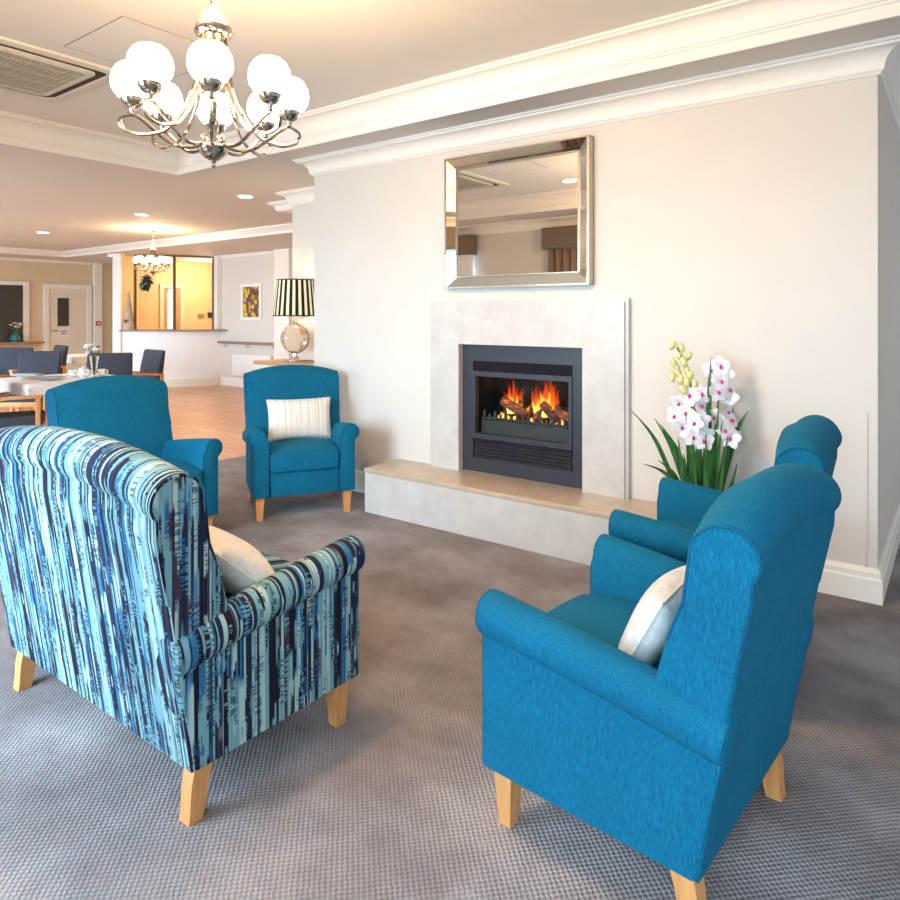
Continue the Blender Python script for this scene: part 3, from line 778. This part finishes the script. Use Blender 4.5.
# ------------------------------------------------------------------ chandeliers
def chandelier(cx, cy, zc, label, ang0, glass):
    t = thing('chandelier', label, 'chandelier', (cx, cy, 0), 0)
    C_ = M['warm_chrome']
    MB().lathe([(0, zc), (.065, zc), (.06, zc-.02), (.02, zc-.04), (0, zc-.04)], n=24).build('ceiling_rose', C_, t)
    b = MB(); z = zc-.04; k = 0
    while z > 2.455:
        c = Vector((0, 0, z-.02)); pts = []
        for q in range(12):
            a = 2*PI*q/12; d = Vector((1, 0, 0)) if k % 2 else Vector((0, 1, 0))
            pts.append(c+d*.010*math.cos(a)+Vector((0, 0, .021*math.sin(a))))
        b.tube(pts, .0032, 6, closed=True); z -= .034; k += 1
    b.build('chain', C_, t)
    MB().lathe([(0, 2.45), (.012, 2.445), (.016, 2.425), (.045, 2.405), (.054, 2.377), (.060, 2.371), (.062, 2.355), (.056, 2.343), (.048, 2.337), (0, 2.337)], n=28).build('bell_cap', C_, t)
    b = MB(); b.cyl((0, 0, 2.36), (0, 0, 1.96), .009, n=12)
    b.lathe([(.012, 2.28), (.018, 2.26), (.012, 2.24)]); b.lathe([(.010, 2.12), (.017, 2.10), (.017, 2.02), (.010, 2.0)])
    b.build('stem', C_, t)
    MB().lathe([(0, 1.972), (.05, 1.972), (.052, 1.965), (.044, 1.945), (.026, 1.928), (.012, 1.922), (.007, 1.912), (.009, 1.906), (.005, 1.898), (0, 1.896)], n=24).build('hub_bowl', C_, t)
    R0 = .250
    path = [(.036, 1.974), (.075, 1.962), (.125, 1.968), (.180, 2.006), (.222, 2.042), (.255, 2.054), (.286, 2.036), (.274, 2.004), (.228, 1.990), (.185, 1.998),
            (.145, 2.018), (.095, 2.085), (.062, 2.17), (.044, 2.26), (.038, 2.36)]
    for k in range(8):
        a = ang0+2*PI*k/8; d = Vector((math.cos(a), math.sin(a), 0)); sd_ = Vector((-d.y, d.x, 0))
        pts = [d*r_+sd_*(.012*math.sin((i-3)/8*PI) if 3 <= i <= 11 else 0)+Vector((0, 0, z_)) for i, (r_, z_) in enumerate(path)]
        MB().tube(smooth_path(pts, 5), .0062, 6).build('arm', C_, t)
        cc = d*R0
        dz = .0
        MB().lathe([(0, 2.054), (.008, 2.058), (.012, 2.075), (.025, 2.082), (.036, 2.096), (.038, 2.108), (.030, 2.108), (0, 2.10)], (cc.x, cc.y, dz), 20).build('cup', C_, t)
        MB().lathe([(.028, 2.106), (.049, 2.116), (.064, 2.138), (.068, 2.160), (.064, 2.188), (.051, 2.211), (.040, 2.220), (.037, 2.218), (.045, 2.205), (.058, 2.18), (.060, 2.145), (.045, 2.122), (.025, 2.11)],
                   (cc.x, cc.y, dz), 24).build('glass_shade', glass, t, sharp=80)
    for k in range(4):
        a = ang0+2*PI*(k+.5)/4; d = Vector((math.cos(a), math.sin(a), 0)); pts = []
        for q in range(14):
            f = q/13*2*PI*1.2; rad = .016*(1-q/18); pts.append(d*(.034+rad*math.cos(f))+Vector((0, 0, 1.99+rad*math.sin(f))))
        MB().tube(pts, .0035, 6).build('scroll', C_, t)
    if zc < 2.8: t.scale = (.88,)*3; t.location.z = zc*.12
    return t
chandelier(-2.02, 1.36, ZT, 'chrome eight-light chandelier with white globe shades hanging over the armchairs', math.radians(-36), M['bulb_glass'])
chandelier(-9.78, 5.54, ZC, 'small distant chandelier with white shades hanging in the dining room', math.radians(-40), M['bulb_glass2'])
wr = thing('wreath', 'dark green wreath with a teal bauble hanging under the dining room chandelier', 'wreath', (-9.72, 5.40, 1.87))
b = MB(); rg = random.Random(5)
for k in range(160):
    a = rg.uniform(0, 2*PI); c = Vector((.11*math.cos(a), .02*math.sin(3*a), .11*math.sin(a)))*(.45+.55*rg.random())
    d = Vector((rg.uniform(-1, 1), rg.uniform(-1, 1), rg.uniform(-1, 1))).normalized()
    b.tube([c, c+d*.07], [.014, .001], 4)
b.build('foliage', M['wreath'], wr, sharp=60)
MB().ball((.02, -.06, -.04), .028).build('bauble', M['bauble'], wr)
MB().tube([(.02, .03, .09), (.02, .10, .12), (.02, .12, .16)], .003, 5).build('ribbon', M['wreath'], wr)

# ------------------------------------------------------------------ ceiling things
ac = thing('ceiling_air_conditioner', 'cream cassette air conditioner with a perforated grille set in the ceiling at top left', 'air conditioner', (-4.52, 1.66, ZT))
s = .475
b = MB()
def sq(r_, z, rad): 
    pts = []
    for cx, cy, a0 in ((1, 1, 0), (-1, 1, 90), (-1, -1, 180), (1, -1, 270)):
        for k in range(6):
            a = math.radians(a0+90*k/5); pts.append((cx*(r_-rad)+rad*math.cos(a), cy*(r_-rad)+rad*math.sin(a), z))
    return pts
b.rings([sq(s, 0, .01), sq(s, -.012, .012), sq(s-.015, -.018, .02), sq(s-.065, -.016, .07), sq(s-.07, -.004, .07)], cap=False)
b.build('panel', M['ac'], ac)
MB().rings([sq(s-.067, -.005, .07), sq(s-.067, -.001, .07)]).build('air_slot', M['grille_gap'], ac)
b = MB(); b.rings([sq(s-.122, -.002, .05), sq(s-.122, -.014, .05), sq(s-.130, -.020, .05), sq(s-.17, -.020, .04), sq(s-.17, -.012, .04)], cap=False); b.build('flap_frame', M['ac'], ac)
b = MB(); b.rings([sq(s-.165, -.014, .03), sq(s-.165, -.010, .03)])
for k in range(26):
    yy = -.30+.6*k/25; b.box(-.305, .305, yy-.005, yy+.005, -.021, -.012)
for k in range(4):
    xx = -.225+.15*k; b.box(xx-.005, xx+.005, -.305, .305, -.022, -.012)
b.build('grille', plain('grille_plastic', lin(196, 188, 172), .6), ac)
ht = thing('ceiling_hatch', 'flush square access panel in the tray ceiling left of the chandelier', 'access panel', (-3.6, 2.02, ZT))
MB().box(-.31, .31, -.31, .31, -.004, 0).build('panel', M['tray'], ht)
b = MB()
for (xa, xb, ya, yb) in ((-.314, .314, -.314, -.311), (-.314, .314, .311, .314), (-.314, -.311, -.311, .311), (.311, .314, -.311, .311)): b.box(xa, xb, ya, yb, -.0045, 0)
b.build('shadow_gap', plain('hatch_gap', lin(150, 140, 126), .8), ht)
def downlight(x, y, z, label):
    t = thing('downlight', label, 'downlight', (x, y, z), 0, 'recessed downlights')
    MB().lathe([(.06, 0), (.095, 0), (.095, -.006), (.085, -.012), (.062, -.008)], n=28).build('trim_ring', M['white'], t)
    MB().lathe([(0, -.004), (.074, -.004), (.074, -.013), (.04, -.017), (0, -.018)], n=24).build('lens', M['down'], t)
for (x, y, z, lb) in ((-6.24, 4.60, ZC, 'recessed ceiling downlight nearest the fireplace wall'), (-8.42, 4.62, ZC, 'recessed ceiling downlight above the dining table, middle of the row'),
                      (-11.5, 4.70, ZC, 'recessed ceiling downlight farthest left in the dining room'), (-13.1, 8.2, ZS, 'recessed downlight inside the servery'),
                      (-3.40, 1.0, ZT, 'round downlight in the tray ceiling, seen only in the mirror')):
    downlight(x, y, z, lb)

# ------------------------------------------------------------------ console table, lamp
cb = thing('sideboard', 'cream sideboard with a timber top under the striped lamp', 'sideboard', (-5.08, 4.56, 0))
MB().rbox(-.68, .68, -.22, .20, .90, .935, .006).build('top', M['oak_top'], cb)
MB().box(-.66, .66, -.20, .19, .12, .90).build('carcass', M['cream'], cb)
for k in range(3):
    d = MB().rbox(-.65+k*.44, -.65+k*.44+.42, -.215, -.20, .72, .885, .004).build('drawer', M['cream'], cb)
    MB().ball((-.65+k*.44+.21, -.228, .80), .014).build('knob', M['nickel'], d)
    d = MB().rbox(-.65+k*.44, -.65+k*.44+.42, -.215, -.20, .14, .71, .004).build('door', M['cream'], cb)
    MB().ball((-.65+k*.44+.38, -.228, .5), .014).build('knob', M['nickel'], d)
for sx in (-.6, .6):
    for sy in (-.16, .15): MB().rbox(sx-.03, sx+.03, sy-.03, sy+.03, 0, .12, .004).build('leg', M['cream'], cb)
lx, ly, lz = -5.37, 4.56, .935
lp = thing('table_lamp', 'table lamp with black and cream striped shade on a clear glass globe', 'lamp', (lx, ly, lz))
MB().lathe([(0, 0), (.09, 0), (.09, .012), (.05, .025), (.025, .05), (.02, .085), (0, .085)], n=28).build('base', M['chrome'], lp)
b = MB(); prof = [(.02, .08), (.06, .09), (.115, .14), (.145, .21), (.145, .26), (.115, .325), (.06, .365), (.025, .375)]
n = 56; R = []
for r_, h_ in [(v.x, v.y) for v in smooth_path([(p[0], p[1], 0) for p in prof], 3)]:
    R.append([(r_*(1+.018*math.cos(k*2*PI/n*14))*math.cos(2*PI*k/n), r_*(1+.018*math.cos(k*2*PI/n*14))*math.sin(2*PI*k/n), h_) for k in range(n)])
b.rings(R); b.build('glass_globe', M['globe_glass'], lp)
MB().lathe([(0, .37), (.045, .372), (.05, .385), (.02, .40), (.012, .43), (.012, .60), (0, .60)]).build('neck', M['chrome'], lp)
b = MB(); b.rings([[(r_*math.cos(2*PI*k/48), r_*math.sin(2*PI*k/48), z_) for k in range(48)] for r_, z_ in ((.222, .455), (.185, .82), (.181, .82), (.218, .455))], loop=True)
b.build('lamp_shade', M['pleat'], lp)
b = MB()
for r_, z_ in ((.222, .458), (.185, .817)): b.tube([(r_*math.cos(2*PI*k/40), r_*math.sin(2*PI*k/40), z_) for k in range(40)], .006, 6, closed=True)
b.build('shade_rim', M['rope'], lp)
MB().tube(smooth_path([(.06, 0, .006), (.16, .05, .006), (.26, .02, .006), (.36, .06, .006)], 6), .004, 6).build('cord', M['rope'], lp)

# ------------------------------------------------------------------ dining wall
pf = thing('framed_picture', 'white framed picture of yellow flowers on the dining room wall', 'picture', (-10.85, 8.15, 1.30))
b = MB(); pw, ph_, fw = .31, .70, .06
for (xa, xb, za, zb) in ((-pw, pw, 0, fw), (-pw, pw, ph_-fw, ph_), (-pw, -pw+fw, fw, ph_-fw), (pw-fw, pw, fw, ph_-fw)): b.box(xa, xb, -.035, 0, za, zb)
b.build('frame', M['white'], pf)
MB().box(-pw+fw, pw-fw, -.018, 0, fw, ph_-fw).build('canvas', M['painting'], pf)
hr = thing('handrail', 'timber handrail on chrome brackets along the dining room wall', 'handrail', (-10.9, 8.15, .86))
MB().rbox(-.93, .93, -.10, -.04, -.025, .025, .01).build('rail', M['walnut'], hr)
for xx in (-.75, -.05, .75): MB().tube([(xx, 0, -.09), (xx, -.05, -.09), (xx, -.07, -.02)], .012, 8).build('bracket', M['chrome'], hr)
ph = thing('panel_heater', 'white panel heater on the dining room wall under the handrail', 'heater', (-10.85, 8.15, .22))
MB().rbox(-.55, .62, -.07, -.015, 0, .42, .012).build('panel', M['white'], ph)
MB().box(-.45, .5, -.02, -.0005, .08, .34).build('bracket', M['nickel'], ph)

# servery
P0, P1, P2 = (-13.05, 6.75), (-12.2, 7.35), (-11.83, 8.15)
sv = thing('servery_counter', 'white servery counter with a timber ledge beside the dining room wall', 'counter', (0, 0, 0))
b = MB(); b.rings([[(p[0], p[1], z) for p in (P0, P1, P2, (-12.15, 8.2), (-12.5, 7.55), (-13.25, 7.02))] for z in (0, 1.08)]); b.build('front_panel', M['white'], sv)
b = MB(); b.sweep([P0, P1, P2], [(.0, 0), (-.02, 0), (-.02, .14), (-.008, .15), (0, .15)]); b.build('plinth', M['cream'], sv)
b = MB(); b.rings([[(p[0], p[1], z) for p in ((-13.02, 6.68), (-12.10, 7.30), (-11.62, 8.13), (-12.15, 8.2), (-12.6, 7.6), (-13.3, 7.1))] for z in (1.08, 1.115)]); b.build('ledge', M['walnut'], sv)
struct(MB().rings([[(p[0], p[1], z) for p in (P0, (-13.15, 6.72), (-14.0, 7.5), (-14.0, 10.6), (-13.9, 10.6), (-13.9, 7.55))] for z in (0, ZS)]).build('wall_servery', M['warmwood']))
struct(MB().box(-13.9, -11.6, 10.6, 10.75, 0, ZS).build('wall_servery', M['warmwood']))
struct(MB().box(-11.83, -11.65, 8.41, 10.59, 0, ZS).build('wall_servery', M['warmwood']))
struct(MB().rings([[(p[0], p[1], z) for p in ((-13.16, 6.63), (-13.03, 6.72), (-13.07, 6.78), (-13.22, 6.69))] for z in (0, ZS-.06)]).build('trim_10', M['trim']))
struct(MB().rings([[(p[0], p[1], z) for p in ((-13.22, 6.56), (-13.0, 6.71), (-13.05, 6.82), (-13.28, 6.70))] for z in (ZS-.06, ZS)]).build('trim_11', M['trim']))
struct(MB().box(-11.98, -11.83, 8.05, 8.15, 1.115, ZS).build('trim_12', M['trim']))
# servery opening frame
sf = MB(); q0, q1, q2 = (-12.88, 6.93), (-12.25, 7.38), (-11.96, 8.05)
for p in (q0, q1, q2): sf.box(p[0]-.02, p[0]+.02, p[1]-.02, p[1]+.02, 1.115, ZS-.02)
sf.sweep([q0, q1, q2], [(-.02, ZS-.05), (.02, ZS-.05), (.02, ZS-.01), (-.02, ZS-.01)])
wf = struct(sf.build('window_6', plain('bronze_frame', lin(110, 88, 66), .5)))
gb = MB()
for a, c in ((q0, q1), (q1, q2)): gb.rings([[(a[0], a[1], z), (c[0], c[1], z), (c[0]-.004, c[1]+.006, z), (a[0]-.004, a[1]+.006, z)] for z in (1.13, ZS-.05)])
struct(gb.build('pane', M['pane'], wf))
# inner door on the servery wall
dr = MB(); dr.box(-13.9, -13.86, 8.02, 8.10, 0, 2.0); dr.box(-13.9, -13.86, 8.50, 8.58, 0, 2.0); dr.box(-13.9, -13.86, 8.02, 8.58, 2.0, 2.08)
d2 = struct(dr.build('door_2', M['cream']))
struct(MB().box(-13.9, -13.875, 8.10, 8.50, 0, 2.0).build('door_leaf', plain('tan_door', lin(190, 150, 104), .6), d2))
ct = tag(MB().box(-13.9, -13.89, 8.95, 9.12, 1.32, 1.42).build('power_socket', M['nickel']), 'grey power socket on the golden wall inside the servery', 'socket')
ct = tag(MB().rbox(-13.9, -13.86, 9.20, 9.30, 1.34, 1.46, .005).build('wall_phone', M['black']), 'small dark wall phone on the golden wall inside the servery', 'phone')
nb = thing('notice_board', 'red and brown notice board inside the servery at its right end', 'notice board', (-13.88, 9.42, 1.13))
MB().box(-.02, .02, -.02, .42, 0, .34).build('frame', M['walnut'], nb)
MB().box(.02, .026, .06, .34, .03, .28).build('sheet', M['red'], nb)

# twig tree ornament on the counter
tr = thing('twig_tree', 'frosted cone-shaped twig tree on the left end of the servery ledge', 'ornament', (-12.93, 6.83, 1.115))
b = MB(); rg = random.Random(8)
b.rings([[(r_*math.cos(2*PI*k/16), r_*math.sin(2*PI*k/16), z_) for k in range(16)] for r_, z_ in ((.105, 0), (.085, .15), (.06, .35), (.03, .58), (.004, .76))])
for k in range(240):
    z_ = rg.uniform(.02, .72); r_ = .105*(1-z_/.78); a = rg.uniform(0, 6.28); c = Vector((r_*math.cos(a), r_*math.sin(a), z_))
    b.tube([c, c+Vector((math.cos(a+rg.uniform(-1, 1)), math.sin(a+rg.uniform(-1, 1)), rg.uniform(-.3, .8)))*.03], [.004, .001], 4)
b.build('twigs', M['twig'], tr, sharp=60)
MB().ball((.06, -.10, .17), .035, 8).build('bow', M['ink'], tr)

# west wall: door, dark opening built as a window with a dark pane, call point
XW = -15.7
b = MB()
for (ya, yb, za, zb) in ((6.42, 6.52, 0, 1.97), (7.32, 7.42, 0, 1.97), (6.42, 7.42, 1.97, 2.07)): b.box(XW, XW+.04, ya, yb, za, zb)
d1 = struct(b.build('door_1', M['trim']))
struct(MB().box(XW, XW+.02, 6.52, 7.32, 0, 1.97).build('door_leaf', M['cream'], d1))
struct(MB().box(XW+.02, XW+.03, 6.70, 6.93, 1.16, 1.77).build('vision_panel', M['dark_glass'], d1))
struct(MB().tube([(XW+.02, 6.57, 1.06), (XW+.07, 6.57, 1.06), (XW+.07, 6.68, 1.06)], .014, 8).build('door_handle', M['chrome'], d1))
sg = thing('paper_sign', 'white paper sign taped to the cream door below its glass panel', 'sign', (XW+.022, 6.71, .92))
MB().box(-.002, .004, -.02, .26, 0, .19).build('sheet', M['paper'], sg)
b = MB(); b.box(.004, .006, .05, .19, .115, .135); b.box(.004, .006, .06, .18, .06, .08); b.build('print', M['ink'], sg)
struct(MB().box(XW, XW+.10, 7.46, 7.62, 0, ZS).build('trim_13', M['trim']))
cp = thing('fire_call_point', 'small red fire alarm call point on the white strip beside the cream door', 'alarm', (XW+.10, 7.53, 1.16))
MB().rbox(0, .03, -.05, .05, 0, .10, .005).build('housing', M['red'], cp)
MB().rbox(.028, .034, -.02, .02, .03, .07, .002).build('button', M['white'], cp)
b = MB()
for (ya, yb, za, zb) in ((6.02, 6.13, .845, 2.02), (4.4, 4.5, .845, 2.02), (4.4, 6.13, 2.02, 2.1)): b.box(XW, XW+.05, ya, yb, za, zb)
w7 = struct(b.build('window_7', M['trim']))
struct(MB().box(XW, XW+.02, 4.5, 6.02, .845, 2.02).build('pane', M['dark_glass'], w7))
struct(MB().rbox(XW, XW+.22, 4.35, 6.36, .80, .84, .006).build('sill', M['walnut'], w7))

# vases
def vase_flowers(name, label, loc, glass, body, heads, petal, hh, spread):
    t = thing(name, label, 'vase', loc)
    MB().lathe(body, n=20).build('vase', glass, t)
    top = body[-1][1]; rr_ = random.Random(len(label)); b = MB(); pts = []
    for k in range(heads):
        a = rr_.uniform(0, 6.28); r_ = spread*math.sqrt(rr_.random()); z_ = hh*rr_.uniform(.75, 1.0)
        e = Vector((r_*math.cos(a), r_*math.sin(a), z_)); b.tube([(0, 0, .03), (e.x*.25, e.y*.25, top), e], .003, 5); pts.append(e)
    b.build('stem', M['stem'], t)
    b = MB()
    for k in range(heads*3):
        a = rr_.uniform(0, 6.28); r_ = spread*.8*rr_.random(); z_ = top+(hh-top)*rr_.uniform(.05, .75)
        c = Vector((r_*math.cos(a), r_*math.sin(a), z_)); d = Vector((math.cos(a), math.sin(a), rr_.uniform(-.3, .9)))*.05; s_ = Vector((-math.sin(a), math.cos(a), 0))*.016
        b.poly([c, c+d*.5+s_, c+d, c+d*.5-s_])
    b.build('leaf', M['leaf'], t)
    for e in pts:
        b = MB()
        b.ball(e, .016, 6)
        for k in range(6):
            a = 2*PI*k/6; b.ball(e+Vector((.022*math.cos(a), .022*math.sin(a), .004)), .014, 6, sz=.6)
        b.build('flower', petal, t, sharp=80)
    return t
TZ = .756
vase_flowers('flower_vase', 'tall clear glass vase of white flowers standing on the clothed dining table', (-7.17, 3.42, TZ), M['clear_glass'],
             [(0, 0), (.04, 0), (.04, .01), (.022, .03), (.03, .12), (.045, .22)], 9, M['petal'], .34, .09)
vase_flowers('flower_vase', 'squat teal vase of pink flowers on the timber sill at far left', (XW+.15, 5.82, .84), M['teal_glass'],
             [(0, 0), (.07, 0), (.10, .05), (.09, .11), (.05, .16), (.06, .18)], 12, plain('blush_petal', lin(246, 214, 206), .6), .40, .145)

# dining table with cloth
def dining_table(loc, hs, label, clabel, rz=0, drop=.11):
    t = thing('dining_table', label, 'table', loc, rz)
    MB().rbox(-hs, hs, -hs, hs, .715, .75, .006).build('tabletop', M['oak_top'], t)
    MB().rbox(-.05, .05, -.05, .05, .04, .715, .008).build('pedestal', M['oak'], t)
    MB().rbox(-.25, .25, -.25, .25, 0, .04, .008).build('base', M['oak'], t)
    b = MB(); n = 40; ext = hs+drop; g = []
    for i in range(n+1):
        row = []
        for j in range(n+1):
            x, y = (2*i/n-1)*ext, (2*j/n-1)*ext
            dx, dy = max(0, abs(x)-hs-.004), max(0, abs(y)-hs-.004); d = max(dx, dy) if min(dx, dy) == 0 else math.hypot(dx, dy)
            px = math.copysign(min(abs(x), hs+.004), x); py = math.copysign(min(abs(y), hs+.004), y); z = .7535
            if d > 0:
                fold = .018*math.sin((x-y)*16)*min(1, d/.08)+.012
                ox = math.copysign(1, x) if dx > 0 else 0; oy = math.copysign(1, y) if dy > 0 else 0
                L = math.hypot(ox, oy); px += ox/L*(fold+d*.10); py += oy/L*(fold+d*.10); z -= d*.98
            row.append(b.v((px, py, z)))
        g.append(row)
    for i in range(n):
        for j in range(n): b.face([g[i][j], g[i+1][j], g[i+1][j+1], g[i][j+1]])
    c = b.build('tablecloth', M['linen'], sharp=80); c.location = loc; c.rotation_euler = (0, 0, rz)
    tag(c, clabel, 'tablecloth', 'white tablecloths')
dining_table((-7.4, 3.2, 0), .50, 'square timber dining table under the white cloth nearest the armchairs', 'white cloth with hanging corners on the nearest dining table')
dining_table((-11.35, 5.35, 0), .40, 'dining table under a white cloth farther back, near the cream door', 'white cloth on the dining table farther back near the cream door')
def on_table(l, d):   # lateral / depth from the table centre along the room diagonal
    return -7.4+.8*l-.6*d, 3.2+.6*l+.8*d
def cup(x, y, label):
    t = thing('cup', label, 'cup', (x, y, TZ), random.uniform(0, 6), 'china cups on the dining table')
    MB().lathe([(0, .004), (.065, .010), (.067, .014), (.03, .008), (0, .008)], n=24).build('saucer', M['ceramic'], t)
    MB().lathe([(0, .01), (.022, .01), (.036, .04), (.040, .07), (.037, .07), (.032, .04), (0, .016)], n=24).build('bowl', M['ceramic'], t)
    MB().tube(smooth_path([(.036, 0, .06), (.058, 0, .058), (.058, 0, .03), (.034, 0, .028)], 5), .0045, 6).build('handle', M['ceramic'], t)
x, y = on_table(.06, .10); cup(x, y, 'white china cup on the dining table left of the teapot')
x, y = on_table(.30, .22); cup(x, y, 'white china cup on the dining table beside the glass vase')
x, y = on_table(.19, .08)
tp = thing('teapot', 'small white china teapot on the dining table between two cups', 'teapot', (x, y, TZ))
MB().lathe([(0, 0), (.04, 0), (.062, .03), (.06, .06), (.035, .09), (.02, .094), (0, .094)], n=24).build('body', M['ceramic'], tp)
MB().lathe([(0, .09), (.03, .094), (.02, .104), (.008, .108), (.010, .118), (0, .122)], n=16).build('lid', M['ceramic'], tp)
MB().tube(smooth_path([(-.055, 0, .035), (-.085, 0, .05), (-.10, 0, .085)], 5), [.014]*5+[.009]*6, 8).build('spout', M['ceramic'], tp)
MB().tube(smooth_path([(.05, 0, .07), (.09, 0, .07), (.09, 0, .03), (.056, 0, .03)], 5), .006, 6).build('handle', M['ceramic'], tp)
for k, (l, d, lb) in enumerate(((-.36, .02, 'white side plate at the left of the dining table under a napkin'), (.02, -.26, 'white side plate at the near corner of the dining table'))):
    x, y = on_table(l, d)
    tag(MB().lathe([(0, .003), (.06, .003), (.10, .014), (.102, .017), (.06, .008), (0, .008)], n=28).build('plate', M['ceramic'], loc=(x, y, TZ)), lb, 'plate', 'side plates on the dining table')
    b = MB(); b.rbox(-.15, .15, -.05, .05, 0, .012, .005); b.rbox(-.14, .12, -.045, .04, .012, .022, .005)
    tag(b.build('napkin', M['napkin'], loc=(x, y, TZ+.018), rot=(0, 0, .64+.2*k)), ('folded grey napkin at the left of the dining table', 'folded grey napkin at the near corner of the dining table')[k], 'napkin', 'folded napkins on the dining table')
x, y = on_table(-.12, -.12)
tag(MB().rbox(-.16, .16, -.11, .11, 0, .006, .002).build('placemat', M['oak_top'], loc=(x, y, TZ), rot=(0, 0, .64)), 'timber-coloured placemat on the dining table', 'placemat')

# dining chairs
def build_dchair(root):
    g = M['greyblue']
    MB().rext([(-.235, .50), (-.22, .46), (-.155, .46), (-.185, .72), (-.235, .93), (-.262, .945), (-.285, .93)], -.25, .25, .018, lambda u, w_, t: (t, u, w_), n=3).build('backrest', g, root)
    MB().rbox(-.245, .245, -.22, .26, .36, .47, .022).build('seat', g, root)
    for s in (-1, 1):
        MB().rbox(s*.265-.02, s*.265+.02, .20, .24, 0, .64, .004).build('leg', M['oak'], root)
        b = MB(); b.rings([[(s*.265+a*.02, yy+c*.02, z) for a, c in ((-1, -1), (1, -1), (1, 1), (-1, 1))] for yy, z in ((-.30, 0), (-.22, .36), (-.22, .62))]); b.build('leg', M['oak'], root)
        b = MB(); b.rings([[(s*.265+a*.024, yy, z+c*.014) for a, c in ((-1, -1), (1, -1), (1, 1), (-1, 1))] for yy, z in ((-.235, .63), (0, .652), (.25, .655))]); b.build('armrest', M['oak'], root)
    MB().rbox(-.25, .25, .205, .235, .30, .36, .004).build('apron', M['oak'], root)
    return root
GD = 'dining chairs'
CAM = math.radians(36.87)
def cs(px, d):
    l = (px-450)/680*d; return (.8*l-.6*d, .6*l+.8*d, 0)
c1 = thing('dining_chair', 'slate grey dining chair right of the vase, squarely behind the clothed table', 'dining chair', cs(105, 7.95), CAM+PI+.25, GD)
build_dchair(c1)
def dch(px, d, rz, lb):
    o = copy_tree(c1); o.location = cs(px, d); o.rotation_euler = (0, 0, rz); o['label'] = lb
dch(135, 8.75, CAM+2.45, 'slate grey dining chair with a visible timber armrest, nearest the servery counter')
dch(30, 8.35, CAM+PI+.10, 'slate grey dining chair directly behind the cups on the clothed table')
dch(42, 10.1, CAM+2.4, 'slate grey dining chair just left of the vase, behind the other chairs')
dch(3, 9.3, CAM+PI, 'slate grey dining chair below the teal vase at the far left edge')
dch(12, 6.35, CAM-PI/2+.50, 'dining chair tucked in front of the table, its timber arm and seat below the cloth')

# ------------------------------------------------------------------ lights
def area(name, loc, rot, sx, sy, power, color):
    L = bpy.data.lights.new(name, 'AREA'); L.shape = 'RECTANGLE'; L.size = sx; L.size_y = sy; L.energy = power; L.color = color; L.spread = math.radians(125)
    o = bpy.data.objects.new(name, L); COL.objects.link(o); o.location = loc; o.rotation_euler = rot; return o
def point(name, loc, power, color, r=.05):
    L = bpy.data.lights.new(name, 'POINT'); L.energy = power; L.color = color; L.shadow_soft_size = r
    o = bpy.data.objects.new(name, L); COL.objects.link(o); o.location = loc; return o
DAY = (.58, .81, 1.0)
for (a, c), pw in zip(WINS, (200, 200, 170, 190, 80)):
    area('window_daylight', ((a+c)/2, SY-.42, (WZ0+WZ1)/2), (PI/2-.50, 0, 0), c-a-.1, WZ1-WZ0-.1, pw, DAY)
area('window_daylight', (2.42, 5.25, 1.35), (PI/2, 0, PI/2), 1.9, 1.9, 5, (.9, .9, 1.0))  # added daylight behind the unseen east window, lightens the return wall
WARM = (1, .70, .40)
point('chandelier_glow', (-2.02, 1.36, 2.52), 135, (1, .60, .29), .15)
point('dining_chandelier_glow', (-9.78, 5.54, 2.45), 52, WARM, .12)
point('lamp_glow', (lx, ly, lz+.64), 7, (1, .72, .42), .05)
point('servery_glow', (-12.9, 8.7, 2.2), 60, (1, .78, .48), .1)
for (x, y, z) in ((-6.24, 4.60, ZC), (-8.42, 4.62, ZC), (-11.5, 4.70, ZC), (-14.2, 5.2, ZC)):  # the last beam has no downlight fitting of its own
    L = bpy.data.lights.new('downlight_beam', 'SPOT'); L.energy = 90; L.color = (1, .80, .56); L.spot_size = 2.0; L.spot_blend = .8; L.shadow_soft_size = .06
    o = bpy.data.objects.new('downlight_beam', L); COL.objects.link(o); o.location = (x, y, z-.03)
point('fire_glow', (-2.3, 4.03, .85), 2.5, (1, .42, .12), .08)

w = bpy.data.worlds.new('sky'); bpy.context.scene.world = w; w.use_nodes = True
w.node_tree.nodes['Background'].inputs[0].default_value = (.75, .87, 1, 1); w.node_tree.nodes['Background'].inputs[1].default_value = 1.2

# ------------------------------------------------------------------ camera
cam = bpy.data.cameras.new('camera'); cam.sensor_width = 36; cam.lens = 36*680/900; cam.shift_y = -.15; cam.clip_start = .05
co = bpy.data.objects.new('camera', cam); COL.objects.link(co); co.location = (0, 0, 1.4); co.rotation_euler = (PI/2, 0, CAM)
sc = bpy.context.scene; sc.camera = co
sc.view_settings.view_transform = 'Standard'; sc.view_settings.look = 'None'; sc.view_settings.exposure = 0.0
sc.cycles.caustics_reflective = False; sc.cycles.caustics_refractive = False
